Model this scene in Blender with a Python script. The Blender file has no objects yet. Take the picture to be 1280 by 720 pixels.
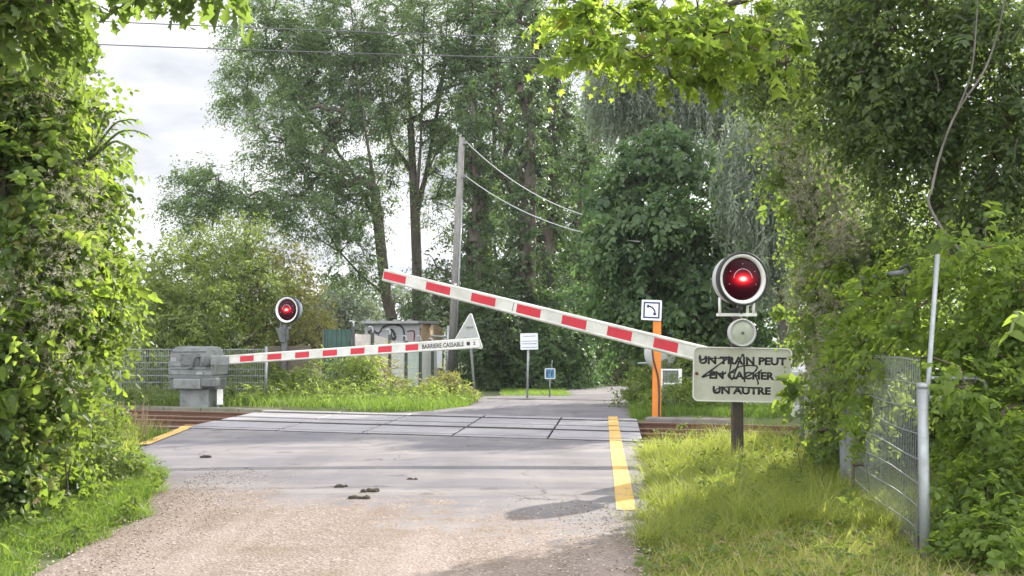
import bpy, bmesh, math, random
import numpy as np
from mathutils import Vector, Matrix, Quaternion

rng = np.random.default_rng(7)
random.seed(7)
SC = bpy.context.scene
COL = SC.collection

# ------------------------------------------------------------------ camera model (also used to read off positions)
CAM_H = 1.65
F = 1400.0                      # focal length in photo pixels (1280 wide)
HORIZON = 421.0
PITCH = math.atan((HORIZON - 360.0) / F)
CP, SP = math.cos(PITCH), math.sin(PITCH)

def ray(px, py):
    x, y = (px - 640.0) / F, (360.0 - py) / F
    return Vector((x, CP - y * SP, SP + y * CP))

def at(px, py, D):
    d = ray(px, py)
    t = D / d.y
    return Vector((d.x * t, D, CAM_H + d.z * t))

def gp(px, py, z=0.0):
    d = ray(px, py)
    t = (z - CAM_H) / d.z
    return Vector((d.x * t, d.y * t, z))

def mpp(D):
    return D / F

# ------------------------------------------------------------------ tagging
def tag(o, label=None, cat=None, group=None, kind=None):
    if label: o['label'] = label
    if cat: o['category'] = cat
    if group: o['group'] = group
    if kind: o['kind'] = kind
    return o

def empty(name, loc, rz=0.0, label=None, cat=None, group=None):
    o = bpy.data.objects.new(name, None)
    o.empty_display_size = 0.2
    COL.objects.link(o)
    o.location = loc
    o.rotation_euler = (0, 0, rz)
    return tag(o, label, cat, group)

def link(name, me, mat=None, parent=None, loc=None):
    o = bpy.data.objects.new(name, me)
    COL.objects.link(o)
    if mat is not None:
        for m in (mat if isinstance(mat, (list, tuple)) else [mat]):
            me.materials.append(m)
    if parent is not None: o.parent = parent
    if loc is not None: o.location = loc
    return o

def copy_tree(o, parent=None):
    c = o.copy()
    COL.objects.link(c)
    if parent is not None: c.parent = parent
    for ch in list(o.children):
        copy_tree(ch, c)
    return c

# ------------------------------------------------------------------ small mesh builder
class MB:
    def __init__(self):
        self.v, self.f, self.mi, self.sm = [], [], [], []

    def add(self, vs, fs, m=0, smooth=False):
        n = len(self.v)
        self.v += [Vector(p) for p in vs]
        for f in fs:
            self.f.append([i + n for i in f]); self.mi.append(m); self.sm.append(smooth)
        return self

    def box(self, c, s, rot=None, m=0, bevel=0.0, seg=2):
        bm = bmesh.new()
        bmesh.ops.create_cube(bm, size=1.0)
        for v in bm.verts:
            v.co = Vector((v.co.x * s[0], v.co.y * s[1], v.co.z * s[2]))
        if bevel > 0:
            bmesh.ops.bevel(bm, geom=list(bm.edges), offset=bevel, segments=seg, affect='EDGES', profile=0.5)
        M = Matrix.Translation(Vector(c))
        if rot is not None:
            M = M @ (rot.to_4x4() if isinstance(rot, Matrix) else rot.to_matrix().to_4x4())
        bm.verts.index_update()
        self.add([M @ v.co for v in bm.verts], [[v.index for v in f.verts] for f in bm.faces], m)
        bm.free()
        return self

    def tube(self, pts, r, n=10, m=0, caps=True, smooth=True):
        pts = [Vector(p) for p in pts]
        rs = r if isinstance(r, (list, tuple)) else [r] * len(pts)
        vs, fs = [], []
        ref = None
        for i, p in enumerate(pts):
            a = pts[max(0, i - 1)]; b = pts[min(len(pts) - 1, i + 1)]
            t = (b - a).normalized()
            if ref is None:
                ref = t.orthogonal().normalized()
            ref = (ref - t * ref.dot(t))
            if ref.length < 1e-6: ref = t.orthogonal()
            ref.normalize()
            bi = t.cross(ref)
            for k in range(n):
                an = 2 * math.pi * k / n
                vs.append(p + (ref * math.cos(an) + bi * math.sin(an)) * rs[i])
        for i in range(len(pts) - 1):
            for k in range(n):
                a = i * n + k; b = i * n + (k + 1) % n
                fs.append([a, b, b + n, a + n])
        self.add(vs, fs, m, smooth)
        if caps:
            self.add(vs[:n], [list(range(n))[::-1]], m)
            self.add(vs[-n:], [list(range(n))], m)
        return self

    def lathe(self, prof, origin, axis, n=40, m=0, smooth=True):
        """prof: list of (radius, distance along axis)."""
        axis = Vector(axis).normalized(); o = Vector(origin)
        a = axis.orthogonal().normalized(); b = axis.cross(a)
        vs, fs = [], []
        for (r, h) in prof:
            for k in range(n):
                an = 2 * math.pi * k / n
                vs.append(o + axis * h + (a * math.cos(an) + b * math.sin(an)) * r)
        for i in range(len(prof) - 1):
            for k in range(n):
                p = i * n + k; q = i * n + (k + 1) % n
                fs.append([p, q, q + n, p + n])
        return self.add(vs, fs, m, smooth)

    def prism(self, poly, M, depth, m=0):
        """poly in local xz, front at y=0, back at y=+depth; M places it."""
        n = len(poly)
        vs = [M @ Vector((x, 0, z)) for x, z in poly] + [M @ Vector((x, depth, z)) for x, z in poly]
        fs = [list(range(n)), list(range(2 * n - 1, n - 1, -1))]
        fs += [[i + n, (i + 1) % n + n, (i + 1) % n, i] for i in range(n)]
        return self.add(vs, fs, m)

    def mesh(self, name, recalc=True):
        me = bpy.data.meshes.new(name)
        me.from_pydata([tuple(p) for p in self.v], [], self.f)
        me.polygons.foreach_set('material_index', self.mi)
        me.polygons.foreach_set('use_smooth', self.sm)
        if recalc:
            bm = bmesh.new(); bm.from_mesh(me)
            bmesh.ops.remove_doubles(bm, verts=bm.verts, dist=1e-5)
            bmesh.ops.recalc_face_normals(bm, faces=bm.faces)
            bm.to_mesh(me); bm.free()
        me.update()
        return me

    def build(self, name, mat, parent=None, loc=None):
        return link(name, self.mesh(name), mat, parent, loc)

def rounded_rect(w, h, r, n=5, cx=0, cz=0):
    out = []
    for (sx, sz, a0) in ((1, -1, -90), (1, 1, 0), (-1, 1, 90), (-1, -1, 180)):
        for k in range(n + 1):
            a = math.radians(a0 + 90 * k / n)
            out.append((cx + sx * (w / 2 - r) + r * math.cos(a), cz + sz * (h / 2 - r) + r * math.sin(a)))
    return out

def text_mesh(name, body, width, cap_h, bold=0.012, depth=0.003):
    """lettering as a mesh in its local xz plane, facing -y, centred on the origin."""
    cu = bpy.data.curves.new(name, 'FONT')
    cu.body = body; cu.size = 1.0; cu.extrude = 0.0; cu.offset = bold
    cu.resolution_u = 3
    ob = bpy.data.objects.new(name + '_src', cu)
    COL.objects.link(ob)
    dg = bpy.context.evaluated_depsgraph_get()
    me = bpy.data.meshes.new_from_object(ob.evaluated_get(dg))
    bpy.data.objects.remove(ob); bpy.data.curves.remove(cu)
    co = np.zeros(len(me.vertices) * 3); me.vertices.foreach_get('co', co); co = co.reshape(-1, 3)
    lo, hi = co.min(0), co.max(0)
    co = (co - (lo + hi) / 2) / np.maximum(hi - lo, 1e-6)
    out = np.zeros_like(co)
    out[:, 0] = co[:, 0] * width; out[:, 2] = co[:, 1] * cap_h
    me.vertices.foreach_set('co', out.ravel())
    bm = bmesh.new(); bm.from_mesh(me)
    r = bmesh.ops.extrude_face_region(bm, geom=list(bm.faces))
    bmesh.ops.translate(bm, vec=(0, -depth, 0), verts=[e for e in r['geom'] if isinstance(e, bmesh.types.BMVert)])
    bmesh.ops.recalc_face_normals(bm, faces=bm.faces)
    bm.to_mesh(me); bm.free()
    me.name = name
    return me

def stroke(mb, pts, w, depth=0.003, m=0):
    """painted line in local xz plane facing -y"""
    pts = [Vector((p[0], 0, p[1])) for p in pts]
    L, R = [], []
    for i, p in enumerate(pts):
        a = pts[max(0, i - 1)]; b = pts[min(len(pts) - 1, i + 1)]
        t = (b - a).normalized()
        nn = Vector((-t.z, 0, t.x))
        ww = w * (0.75 + 0.5 * random.random())
        L.append(p + nn * ww / 2); R.append(p - nn * ww / 2)
    n = len(pts)
    y = Vector((0, -depth - 0.0006 * random.random(), 0))
    vs = [q + y for q in L] + [q + y for q in R]
    fs = [[i, i + 1, n + i + 1, n + i] for i in range(n - 1)]
    return mb.add(vs, fs, m)

def smooth_path(pts, k=6):
    pts = [Vector(p) for p in pts]
    out = []
    for i in range(len(pts) - 1):
        p0 = pts[max(0, i - 1)]; p1 = pts[i]; p2 = pts[i + 1]; p3 = pts[min(len(pts) - 1, i + 2)]
        for j in range(k):
            t = j / k
            out.append(0.5 * ((2 * p1) + (p2 - p0) * t + (2 * p0 - 5 * p1 + 4 * p2 - p3) * t * t + (3 * p1 - p0 - 3 * p2 + p3) * t ** 3))
    out.append(pts[-1])
    return out

# ------------------------------------------------------------------ materials
def new_mat(name):
    m = bpy.data.materials.new(name); m.use_nodes = True
    nt = m.node_tree
    b = nt.nodes['Principled BSDF']
    return m, nt, b

def N(nt, typ, **kw):
    n = nt.nodes.new(typ)
    for k, v in kw.items():
        if k.startswith('i_'):
            n.inputs[k[2:].replace('_', ' ')].default_value = v
        else:
            setattr(n, k, v)
    return n

def mixrgb(nt, a, b, fac, blend='MIX'):
    n = nt.nodes.new('ShaderNodeMix'); n.data_type = 'RGBA'; n.blend_type = blend
    for sock, val in ((n.inputs[0], fac), (n.inputs[6], a), (n.inputs[7], b)):
        if hasattr(val, 'is_linked'): nt.links.new(val, sock)
        elif isinstance(val, (int, float)): sock.default_value = val
        else: sock.default_value = (*val, 1.0) if len(val) == 3 else val
    return n.outputs[2]

def noise(nt, scale, detail=4, rough=0.6, coord=None, dist=0.0):
    n = N(nt, 'ShaderNodeTexNoise'); n.inputs['Scale'].default_value = scale
    n.inputs['Detail'].default_value = detail; n.inputs['Roughness'].default_value = rough
    n.inputs['Distortion'].default_value = dist
    if coord is not None: nt.links.new(coord, n.inputs['Vector'])
    return n.outputs['Fac']

def ramp(nt, fac, stops):
    n = N(nt, 'ShaderNodeValToRGB')
    el = n.color_ramp.elements
    while len(el) < len(stops): el.new(0.5)
    for e, (p, c) in zip(el, stops):
        e.position = p; e.color = (c, c, c, 1) if isinstance(c, (int, float)) else (*c, 1)
    nt.links.new(fac, n.inputs[0])
    return n.outputs[0]

def obj_coord(nt):
    return N(nt, 'ShaderNodeTexCoord').outputs['Object']

def pos_coord(nt):
    return N(nt, 'ShaderNodeNewGeometry').outputs['Position']

def bump(nt, b, h, strength=0.3, dist=0.02):
    n = N(nt, 'ShaderNodeBump'); n.inputs['Strength'].default_value = strength; n.inputs['Distance'].default_value = dist
    nt.links.new(h, n.inputs['Height']); nt.links.new(n.outputs[0], b.inputs['Normal'])

def worn(name, col, dirt=(0.12, 0.1, 0.08), amount=0.35, scale=4.0, rough=0.55, metal=0.0, bumpy=0.1):
    """paint, metal or plaster with blotchy weathering and streaks."""
    m, nt, b = new_mat(name)
    c = pos_coord(nt)
    n1 = noise(nt, scale, 6, 0.65, c); n2 = noise(nt, scale * 9, 3, 0.6, c)
    f = ramp(nt, n1, [(0.42, 0.0), (0.72, amount)])
    c1 = mixrgb(nt, col, dirt, f)
    c2 = mixrgb(nt, c1, tuple(x * 0.72 for x in col), ramp(nt, n2, [(0.5, 0.0), (0.8, amount * 0.8)]))
    nt.links.new(c2, b.inputs['Base Color'])
    nt.links.new(ramp(nt, n1, [(0.3, rough - 0.1), (0.7, min(1, rough + 0.2))]), b.inputs['Roughness'])
    b.inputs['Metallic'].default_value = metal
    if bumpy: bump(nt, b, n2, bumpy, 0.004)
    return m

def leaf_mat(name, c0, c1, trans=(0.22, 0.42, 0.05), tw=0.45, rough=0.5, spec=0.35, c2=None):
    """leaf surface: hue runs c0 -> c1 by the leaf's own tint; thin enough to let light through."""
    m, nt, b = new_mat(name)
    at_ = N(nt, 'ShaderNodeAttribute'); at_.attribute_name = 'tint'
    stops = [(0.0, c0), (0.75, c1)]
    if c2 is not None: stops.append((0.97, c2))
    col = ramp(nt, at_.outputs['Fac'], stops)
    nt.links.new(col, b.inputs['Base Color'])
    b.inputs['Roughness'].default_value = rough
    b.inputs['Specular IOR Level'].default_value = spec
    tr = N(nt, 'ShaderNodeBsdfTranslucent')
    t0 = tuple(x * 0.55 for x in trans)
    tc = ramp(nt, at_.outputs['Fac'], [(0.0, t0), (0.8, trans)])
    nt.links.new(tc, tr.inputs['Color'])
    mx = N(nt, 'ShaderNodeMixShader'); mx.inputs[0].default_value = tw
    nt.links.new(b.outputs[0], mx.inputs[1]); nt.links.new(tr.outputs[0], mx.inputs[2])
    nt.links.new(mx.outputs[0], nt.nodes['Material Output'].inputs['Surface'])
    return m

def bark_mat(name, c0, c1, scale=9):
    m, nt, b = new_mat(name)
    c = pos_coord(nt)
    mp = N(nt, 'ShaderNodeMapping'); mp.inputs['Scale'].default_value = (1, 1, 0.22)
    nt.links.new(c, mp.inputs[0])
    n1 = noise(nt, scale, 6, 0.7, mp.outputs[0])
    nt.links.new(ramp(nt, n1, [(0.3, c0), (0.7, c1)]), b.inputs['Base Color'])
    b.inputs['Roughness'].default_value = 0.9
    bump(nt, b, n1, 0.6, 0.03)
    return m

# ------------------------------------------------------------------ numpy meshes: leaves, blades, branches
def np_mesh(name, V, faces_flat, totals, tint=None, smooth=False):
    me = bpy.data.meshes.new(name)
    V = np.ascontiguousarray(V, dtype=np.float32)
    me.vertices.add(len(V)); me.vertices.foreach_set('co', V.ravel())
    me.loops.add(len(faces_flat)); me.loops.foreach_set('vertex_index', np.ascontiguousarray(faces_flat, dtype=np.int32))
    me.polygons.add(len(totals))
    starts = np.concatenate([[0], np.cumsum(totals)[:-1]]).astype(np.int32)
    me.polygons.foreach_set('loop_start', starts)
    me.polygons.foreach_set('loop_total', np.ascontiguousarray(totals, dtype=np.int32))
    if smooth: me.polygons.foreach_set('use_smooth', np.ones(len(totals), dtype=bool))
    if tint is not None:
        a = me.attributes.new('tint', 'FLOAT', 'FACE')
        a.data.foreach_set('value', np.ascontiguousarray(tint, dtype=np.float32))
    me.update(calc_edges=True)
    me.validate()
    return me

def unit(a):
    return a / np.maximum(np.linalg.norm(a, axis=-1, keepdims=True), 1e-9)

SHAPES = {
    'rhomb': ([(0, 0), (-.5, .45), (0, 1), (.5, .45)], [(0, 2, 1), (0, 3, 2)]),
    'ovate': ([(0, 0), (-.36, .2), (-.46, .55), (0, 1), (.46, .55), (.36, .2)], [(0, 3, 2, 1), (0, 5, 4, 3)]),
    'heart': ([(0, 0), (-.3, -.1), (-.5, .15), (-.36, .55), (0, 1), (.36, .55), (.5, .15), (.3, -.1)], [(0, 4, 3, 2, 1), (0, 7, 6, 5, 4)]),
    'maple': ([(0, 0), (-.3, -.08), (-.24, .14), (-.54, .4), (-.27, .47), (-.16, .66), (0, 1), (.16, .66), (.27, .47), (.54, .4), (.24, .14), (.3, -.08)],
              [(0, 2, 1), (0, 4, 3, 2), (0, 6, 5, 4), (0, 8, 7, 6), (0, 10, 9, 8), (0, 11, 10)]),
    'oak': ([(0, 0), (-.2, .14), (-.12, .26), (-.4, .42), (-.2, .5), (-.5, .74), (-.2, .8), (0, 1), (.2, .8), (.5, .74), (.2, .5), (.4, .42), (.12, .26), (.2, .14)],
            [(0, 2, 1), (0, 4, 3, 2), (0, 6, 5, 4), (0, 7, 6), (0, 8, 7), (0, 10, 9, 8), (0, 12, 11, 10), (0, 13, 12)]),
}

def leaf_arrays(P, Nr, Dr, L, W, shape='rhomb', fold=0.18, droop=0.12):
    pts, faces = SHAPES[shape]
    Y = unit(Dr); X = unit(np.cross(Y, Nr)); Z = np.cross(X, Y)
    s = np.array(pts)
    k = len(pts)
    L = np.broadcast_to(L, (len(P),))[:, None, None]; W = np.broadcast_to(W, (len(P),))[:, None, None]
    V = P[:, None, :] + X[:, None, :] * (s[None, :, 0:1] * W) + Y[:, None, :] * (s[None, :, 1:2] * L) \
        + Z[:, None, :] * (np.abs(s[None, :, 0:1]) * fold * W * 2 - droop * (s[None, :, 1:2] ** 2) * L)
    n = len(P)
    flat = np.concatenate([np.array(f) for f in faces])
    tot = np.array([len(f) for f in faces])
    FF = (flat[None, :] + (np.arange(n) * k)[:, None]).ravel()
    TT = np.tile(tot, n)
    return V.reshape(-1, 3), FF, TT, len(faces)

def join_arrays(parts):
    V, Fl, T, ti = [], [], [], []
    off = 0
    for (v, f, t, tn) in parts:
        V.append(v); Fl.append(f + off); T.append(t); ti.append(tn); off += len(v)
    return np.concatenate(V), np.concatenate(Fl), np.concatenate(T), np.concatenate(ti)

def segs_arrays(P0, P1, R0, R1, n=5):
    P0, P1 = np.asarray(P0, float), np.asarray(P1, float)
    d = unit(P1 - P0)
    ref = np.where(np.abs(d[:, 2:3]) < 0.9, np.array([[0, 0, 1.0]]), np.array([[1.0, 0, 0]]))
    a = unit(np.cross(d, ref)); b = np.cross(d, a)
    an = np.arange(n) * 2 * math.pi / n
    circ = a[:, None, :] * np.cos(an)[None, :, None] + b[:, None, :] * np.sin(an)[None, :, None]
    A = P0[:, None, :] + circ * np.asarray(R0)[:, None, None]
    B = P1[:, None, :] + circ * np.asarray(R1)[:, None, None]
    V = np.concatenate([A, B], 1).reshape(-1, 3)
    m = len(P0)
    q = np.array([[k, (k + 1) % n, (k + 1) % n + n, k + n] for k in range(n)])
    FF = (q[None] + (np.arange(m) * 2 * n)[:, None, None]).reshape(-1)
    return V, FF, np.full(m * n, 4)

def blob_points(blobs, dens, gap=0.0):
    """blobs: (px, py, D, rx_px, ry_px, rD_m, weight); returns clump centres, outward dirs, blob index."""
    P, O, I = [], [], []
    for bi, b in enumerate(blobs):
        px, py, D, rx, ry, rD = b[:6]
        w = b[6] if len(b) > 6 else 1.0
        c = np.array(at(px, py, D)); R = np.array([rx * mpp(D), rD, ry * mpp(D)])
        k = max(3, int(dens * w))
        d = unit(rng.normal(size=(k, 3)))
        r = rng.random(k) ** (1 / 2.4)
        p = c + d * R * r[:, None]
        if gap > 0:
            q = p / (R.mean() * 0.55) + bi
            v = np.sin(q[:, 0] * 2.1 + 1.3 * np.sin(q[:, 2] * 1.7)) + np.sin(q[:, 1] * 1.9 + q[:, 2] * 1.1) + np.sin(q[:, 2] * 2.6 + 1.1 * np.sin(q[:, 0] * 1.9 + 2))
            m = v > (-3 + 6 * gap * 0.75)
            if m.sum() >= 3: p, d = p[m], d[m]
            k = len(p)
        P.append(p); O.append(unit(d * R)); I += [bi] * k
    return np.concatenate(P), np.concatenate(O), np.array(I)

def grow(trunks, targets, tip_r=0.012, power=0.45, sag=0.06, jit=0.07, maxr=None, base_r=0.2):
    """Attach every target to the nearest grown node; returns segments (p0,p1,r0,r1)."""
    pos, par, fixed = [], [], []
    for path in trunks:
        prev = path.get('parent', -1) if isinstance(path, dict) else -1
        pts = path['pts'] if isinstance(path, dict) else path
        if prev == 'near':
            q = np.array(pts[0]); prev = int(np.argmin([np.sum((np.array(x) - q) ** 2) for x in pos]))
            pts = pts[1:] if len(pts) > 1 else pts
        for p in pts:
            pos.append(np.array(p, float)); par.append(prev); prev = len(pos) - 1
    base = pos[0]
    order = np.argsort(np.linalg.norm(targets - np.array(pos).mean(0), axis=1))
    A = np.zeros((len(pos) + len(targets) * 4 + 8, 3)); n = len(pos); A[:n] = np.array(pos)
    for ti in order:
        t = targets[ti]
        d = A[:n] - t
        dist = np.linalg.norm(d, axis=1)
        pen = np.where(A[:n, 2] > t[2] + 0.3, 0.5 * (A[:n, 2] - t[2]), 0)
        j = int(np.argmin(dist + pen))
        p = A[j].copy(); L = dist[j]
        k = 3 if L > 0.8 else 2
        prev = j
        for q in range(1, k + 1):
            u = q / k
            x = p + (t - p) * u
            x = x + np.array([0, 0, 1.0]) * sag * L * math.sin(math.pi * u)
            if q < k: x = x + rng.normal(size=3) * jit * L
            A[n] = x; par.append(prev); prev = n; n += 1
    par = np.array(par)
    cnt = np.zeros(n)
    has_child = np.zeros(n, bool); has_child[par[par >= 0]] = True
    cnt[~has_child] = 1
    for i in range(n - 1, -1, -1):
        if par[i] >= 0: cnt[par[i]] += cnt[i]
    r = tip_r * np.maximum(cnt, 1) ** power
    rm = r.max(); sc = base_r / max(rm, 1e-6)
    # scale thick wood towards the asked base radius, keep twigs thin
    r = r * (1 + (sc - 1) * np.clip((r / rm), 0, 1) ** 0.5) if sc > 1 else np.minimum(r, base_r)
    idx = np.where(par >= 0)[0]
    return A[par[idx]], A[idx], np.minimum(r[par[idx]], r[idx] * 1.7 + 0.01), r[idx]

def wood_mesh(name, segs, base, n=6):
    P0, P1, R0, R1 = segs
    big = R1 > 0.05
    parts = []
    for msk, k in ((big, 9), (~big, 4)):
        if msk.any():
            v, f, t = segs_arrays(P0[msk], P1[msk] + unit(P1[msk] - P0[msk]) * (R1[msk] * 0.3)[:, None], R0[msk], R1[msk], k)
            parts.append((v, f, t, np.zeros(len(t))))
    V, Fl, T, ti = join_arrays(parts)
    return np_mesh(name, V - np.array(base), Fl, T, None, True)

def clump_leaves(C, O, per, spread, L, W, shape='rhomb', up=0.7, droop_dir=0.35, tint_c=0.25, flat=0.6, outward=0.4, tint_mid=0.45, m=9):
    """every clump is a handful of arching twigs with leaves set alternately along them."""
    k = len(C)
    nt = max(2, int(round(per / m)))
    T = k * nt
    ci = np.repeat(np.arange(k), nt)
    sp = spread * (0.55 + 0.8 * rng.random(k))
    start = C[ci] + rng.normal(size=(T, 3)) * (sp[ci] * 0.22)[:, None]
    d0 = unit(O[ci] * (0.35 + outward) + rng.normal(size=(T, 3)) * np.array([1, 1, flat]) * 0.75 + np.array([0, 0, 0.25]))
    ln = sp[ci] * (0.7 + 0.8 * rng.random(T))
    u = np.linspace(0.12, 1, m)
    pos = start[:, None] + d0[:, None] * (ln[:, None] * u[None])[..., None]
    sagk = (0.15 + droop_dir * (0.4 + 0.7 * rng.random(T))) * ln
    pos[..., 2] -= sagk[:, None] * u[None] ** 2
    tg = unit(d0[:, None] * np.ones((1, m, 1)) - np.array([0, 0, 1.0]) * (2 * u[None, :, None] * (sagk / ln)[:, None, None]))
    twn = unit(np.array([0, 0, up]) + O[ci] * outward * 0.6 + rng.normal(size=(T, 3)) * 0.35)
    sd = unit(np.cross(tg, twn[:, None]))
    alt = np.where((np.arange(m) % 2 == 0), 1.0, -1.0)[None, :, None]
    Dr = unit(tg * 0.55 + sd * alt * (0.6 + 0.5 * rng.random((T, m, 1))) + rng.normal(size=(T, m, 3)) * 0.22 - np.array([0, 0, droop_dir * 0.6]))
    Nr = unit(twn[:, None] + rng.normal(size=(T, m, 3)) * 0.38)
    pos = pos + rng.normal(size=pos.shape) * (0.05 * sp[ci])[:, None, None]
    P = pos.reshape(-1, 3); Nr = Nr.reshape(-1, 3); Dr = Dr.reshape(-1, 3)
    n = len(P)
    sz = (1.08 - 0.38 * np.abs(u - 0.45) / 0.55)[None] * (0.72 + 0.5 * rng.random((T, m)))
    sz = (sz * np.repeat(np.clip(rng.normal(1, .28, k), .55, 1.7)[ci], m).reshape(T, m)).ravel()
    ct = rng.normal(size=k) * tint_c * 0.55; tt = rng.normal(size=T) * tint_c * 0.5
    tint = np.clip(tint_mid + np.repeat(ct[ci] + tt, m) + rng.normal(size=n) * tint_c * 0.7, 0, 1)
    V, Fl, TT, nf = leaf_arrays(P, Nr, Dr, L * sz, W * sz, shape)
    return V, Fl, TT, np.repeat(tint, nf)

def finish_crown(name, arrays, base, mat, parent):
    V, Fl, T, ti = join_arrays(arrays) if isinstance(arrays, list) else arrays
    return link(name, np_mesh(name, V - np.array(base), Fl, T, ti), mat, parent)

def make_tree(name, label, cat, base, trunks, blobs, dens, per, spread, L, W, lmat, bmat, shape='rhomb', base_r=0.2,
              group=None, up=0.7, tip_r=0.012, droop=0.35, tint_c=0.22, flat=0.6, outward=0.4, tint_mid=0.45, extra=None, crown='crown', wood='trunk', power=0.45, gap=0.3):
    root = empty(name, base, 0, label, cat, group)
    C, O, I = blob_points(blobs, dens * (1 + 0.6 * gap), gap)
    keep = C[:, 2] > 0.12
    C, O = C[keep], O[keep]
    segs = grow(trunks, C, tip_r=tip_r, base_r=base_r, power=power)
    link(wood, wood_mesh(wood, segs, base), bmat, root)
    arr = [clump_leaves(C, O, per, spread, L, W, shape, up, droop, tint_c, flat, outward, tint_mid)]
    if extra: arr += extra
    finish_crown(crown, arr, base, lmat, root)
    return root, C

def blades(P, H, Wd, lean=0.35, seg=3, tint_mid=0.5, tint_s=0.2, dirn=None):
    n = len(P)
    a = rng.random(n) * 2 * math.pi
    side = np.stack([np.cos(a), np.sin(a), np.zeros(n)], 1)
    b = rng.random(n) * 2 * math.pi
    ld = np.stack([np.cos(b), np.sin(b), np.zeros(n)], 1)
    if dirn is not None: ld = unit(ld + np.array(dirn))
    ln = lean * (0.3 + 1.2 * rng.random(n))
    rows = []
    for q in range(seg + 1):
        u = q / seg
        c = P + np.array([0, 0, 1.0]) * (H * u * (1 - 0.25 * ln * u))[:, None] + ld * (H * ln * u * u)[:, None]
        w = Wd * (1 - u) ** 0.7
        if q < seg:
            rows.append(c - side * (w / 2)[:, None]); rows.append(c + side * (w / 2)[:, None])
        else:
            rows.append(c)
    V = np.stack(rows, 1)
    k = V.shape[1]
    fl, tt = [], []
    for q in range(seg - 1):
        fl += [2 * q, 2 * q + 1, 2 * q + 3, 2 * q + 2]; tt.append(4)
    fl += [2 * (seg - 1), 2 * (seg - 1) + 1, 2 * seg]; tt.append(3)
    FF = (np.array(fl)[None] + (np.arange(n) * k)[:, None]).ravel()
    TT = np.tile(np.array(tt), n)
    tint = np.clip(tint_mid + rng.normal(size=n) * tint_s, 0, 1)
    return V.reshape(-1, 3), FF, TT, np.repeat(tint, len(tt))
# ================================================================== world, sun, camera
SUN_AZ, SUN_EL = math.radians(36), math.radians(29.5)
SVEC = Vector((math.sin(SUN_AZ) * math.cos(SUN_EL), math.cos(SUN_AZ) * math.cos(SUN_EL), math.sin(SUN_EL)))

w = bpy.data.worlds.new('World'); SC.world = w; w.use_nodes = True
nt = w.node_tree
bg = nt.nodes['Background']
sky = N(nt, 'ShaderNodeTexSky'); sky.sky_type = 'NISHITA'; sky.sun_disc = False
sky.sun_elevation = SUN_EL; sky.sun_rotation = SUN_AZ; sky.air_density = 1.0; sky.dust_density = 1.5; sky.ozone_density = 1.0
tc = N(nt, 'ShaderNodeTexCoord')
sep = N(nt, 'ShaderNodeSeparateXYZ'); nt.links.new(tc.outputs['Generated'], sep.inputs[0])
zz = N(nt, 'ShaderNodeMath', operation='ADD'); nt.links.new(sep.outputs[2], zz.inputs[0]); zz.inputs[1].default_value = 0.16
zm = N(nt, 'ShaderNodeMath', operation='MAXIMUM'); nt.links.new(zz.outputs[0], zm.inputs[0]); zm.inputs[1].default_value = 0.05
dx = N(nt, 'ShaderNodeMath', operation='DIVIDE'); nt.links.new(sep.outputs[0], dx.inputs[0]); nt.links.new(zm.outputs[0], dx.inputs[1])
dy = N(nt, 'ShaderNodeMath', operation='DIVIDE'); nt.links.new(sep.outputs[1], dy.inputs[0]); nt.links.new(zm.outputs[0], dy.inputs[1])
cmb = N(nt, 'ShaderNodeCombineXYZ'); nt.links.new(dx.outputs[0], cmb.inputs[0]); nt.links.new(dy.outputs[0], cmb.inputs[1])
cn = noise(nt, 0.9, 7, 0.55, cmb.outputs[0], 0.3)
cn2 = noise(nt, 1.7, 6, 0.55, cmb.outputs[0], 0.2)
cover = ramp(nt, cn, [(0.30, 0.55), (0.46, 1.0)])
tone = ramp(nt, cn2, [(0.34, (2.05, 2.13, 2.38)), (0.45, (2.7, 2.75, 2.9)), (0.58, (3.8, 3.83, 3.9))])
mr = N(nt, 'ShaderNodeMapRange'); mr.inputs['From Min'].default_value = 0.55; mr.inputs['From Max'].default_value = -0.5  # clouds behind the camera brightened, added as unseen front fill light
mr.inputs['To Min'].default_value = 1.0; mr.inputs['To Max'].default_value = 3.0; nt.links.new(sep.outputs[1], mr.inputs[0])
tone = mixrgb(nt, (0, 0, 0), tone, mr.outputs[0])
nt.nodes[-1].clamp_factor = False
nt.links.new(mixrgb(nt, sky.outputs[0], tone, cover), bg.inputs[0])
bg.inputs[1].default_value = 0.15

sl = bpy.data.lights.new('sun', 'SUN'); sl.energy = 3.7; sl.angle = math.radians(0.55); sl.color = (1.0, 0.93, 0.82)
so = bpy.data.objects.new('sun', sl); COL.objects.link(so)
so.rotation_euler = SVEC.to_track_quat('Z', 'Y').to_euler()
so.location = SVEC * 60

cam = bpy.data.cameras.new('camera'); cam.sensor_width = 36; cam.lens = F / 1280 * 36
cam.clip_end = 2000; cam.clip_start = 0.05
co = bpy.data.objects.new('camera', cam); COL.objects.link(co)
co.location = (0, 0, CAM_H); co.rotation_euler = (math.pi / 2 + PITCH, 0, 0)
SC.camera = co
SC.view_settings.view_transform = 'Standard'
SC.view_settings.look = 'None'
SC.view_settings.exposure = 1.22
SC.view_settings.gamma = 1
SC.cycles.max_bounces = 7; SC.cycles.diffuse_bounces = 4; SC.cycles.transmission_bounces = 5; SC.cycles.glossy_bounces = 2
SC.cycles.use_denoising = True
SC.cycles.sample_clamp_indirect = 6
SC.cycles.volume_bounces = 0; SC.cycles.volume_step_rate = 4


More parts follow.
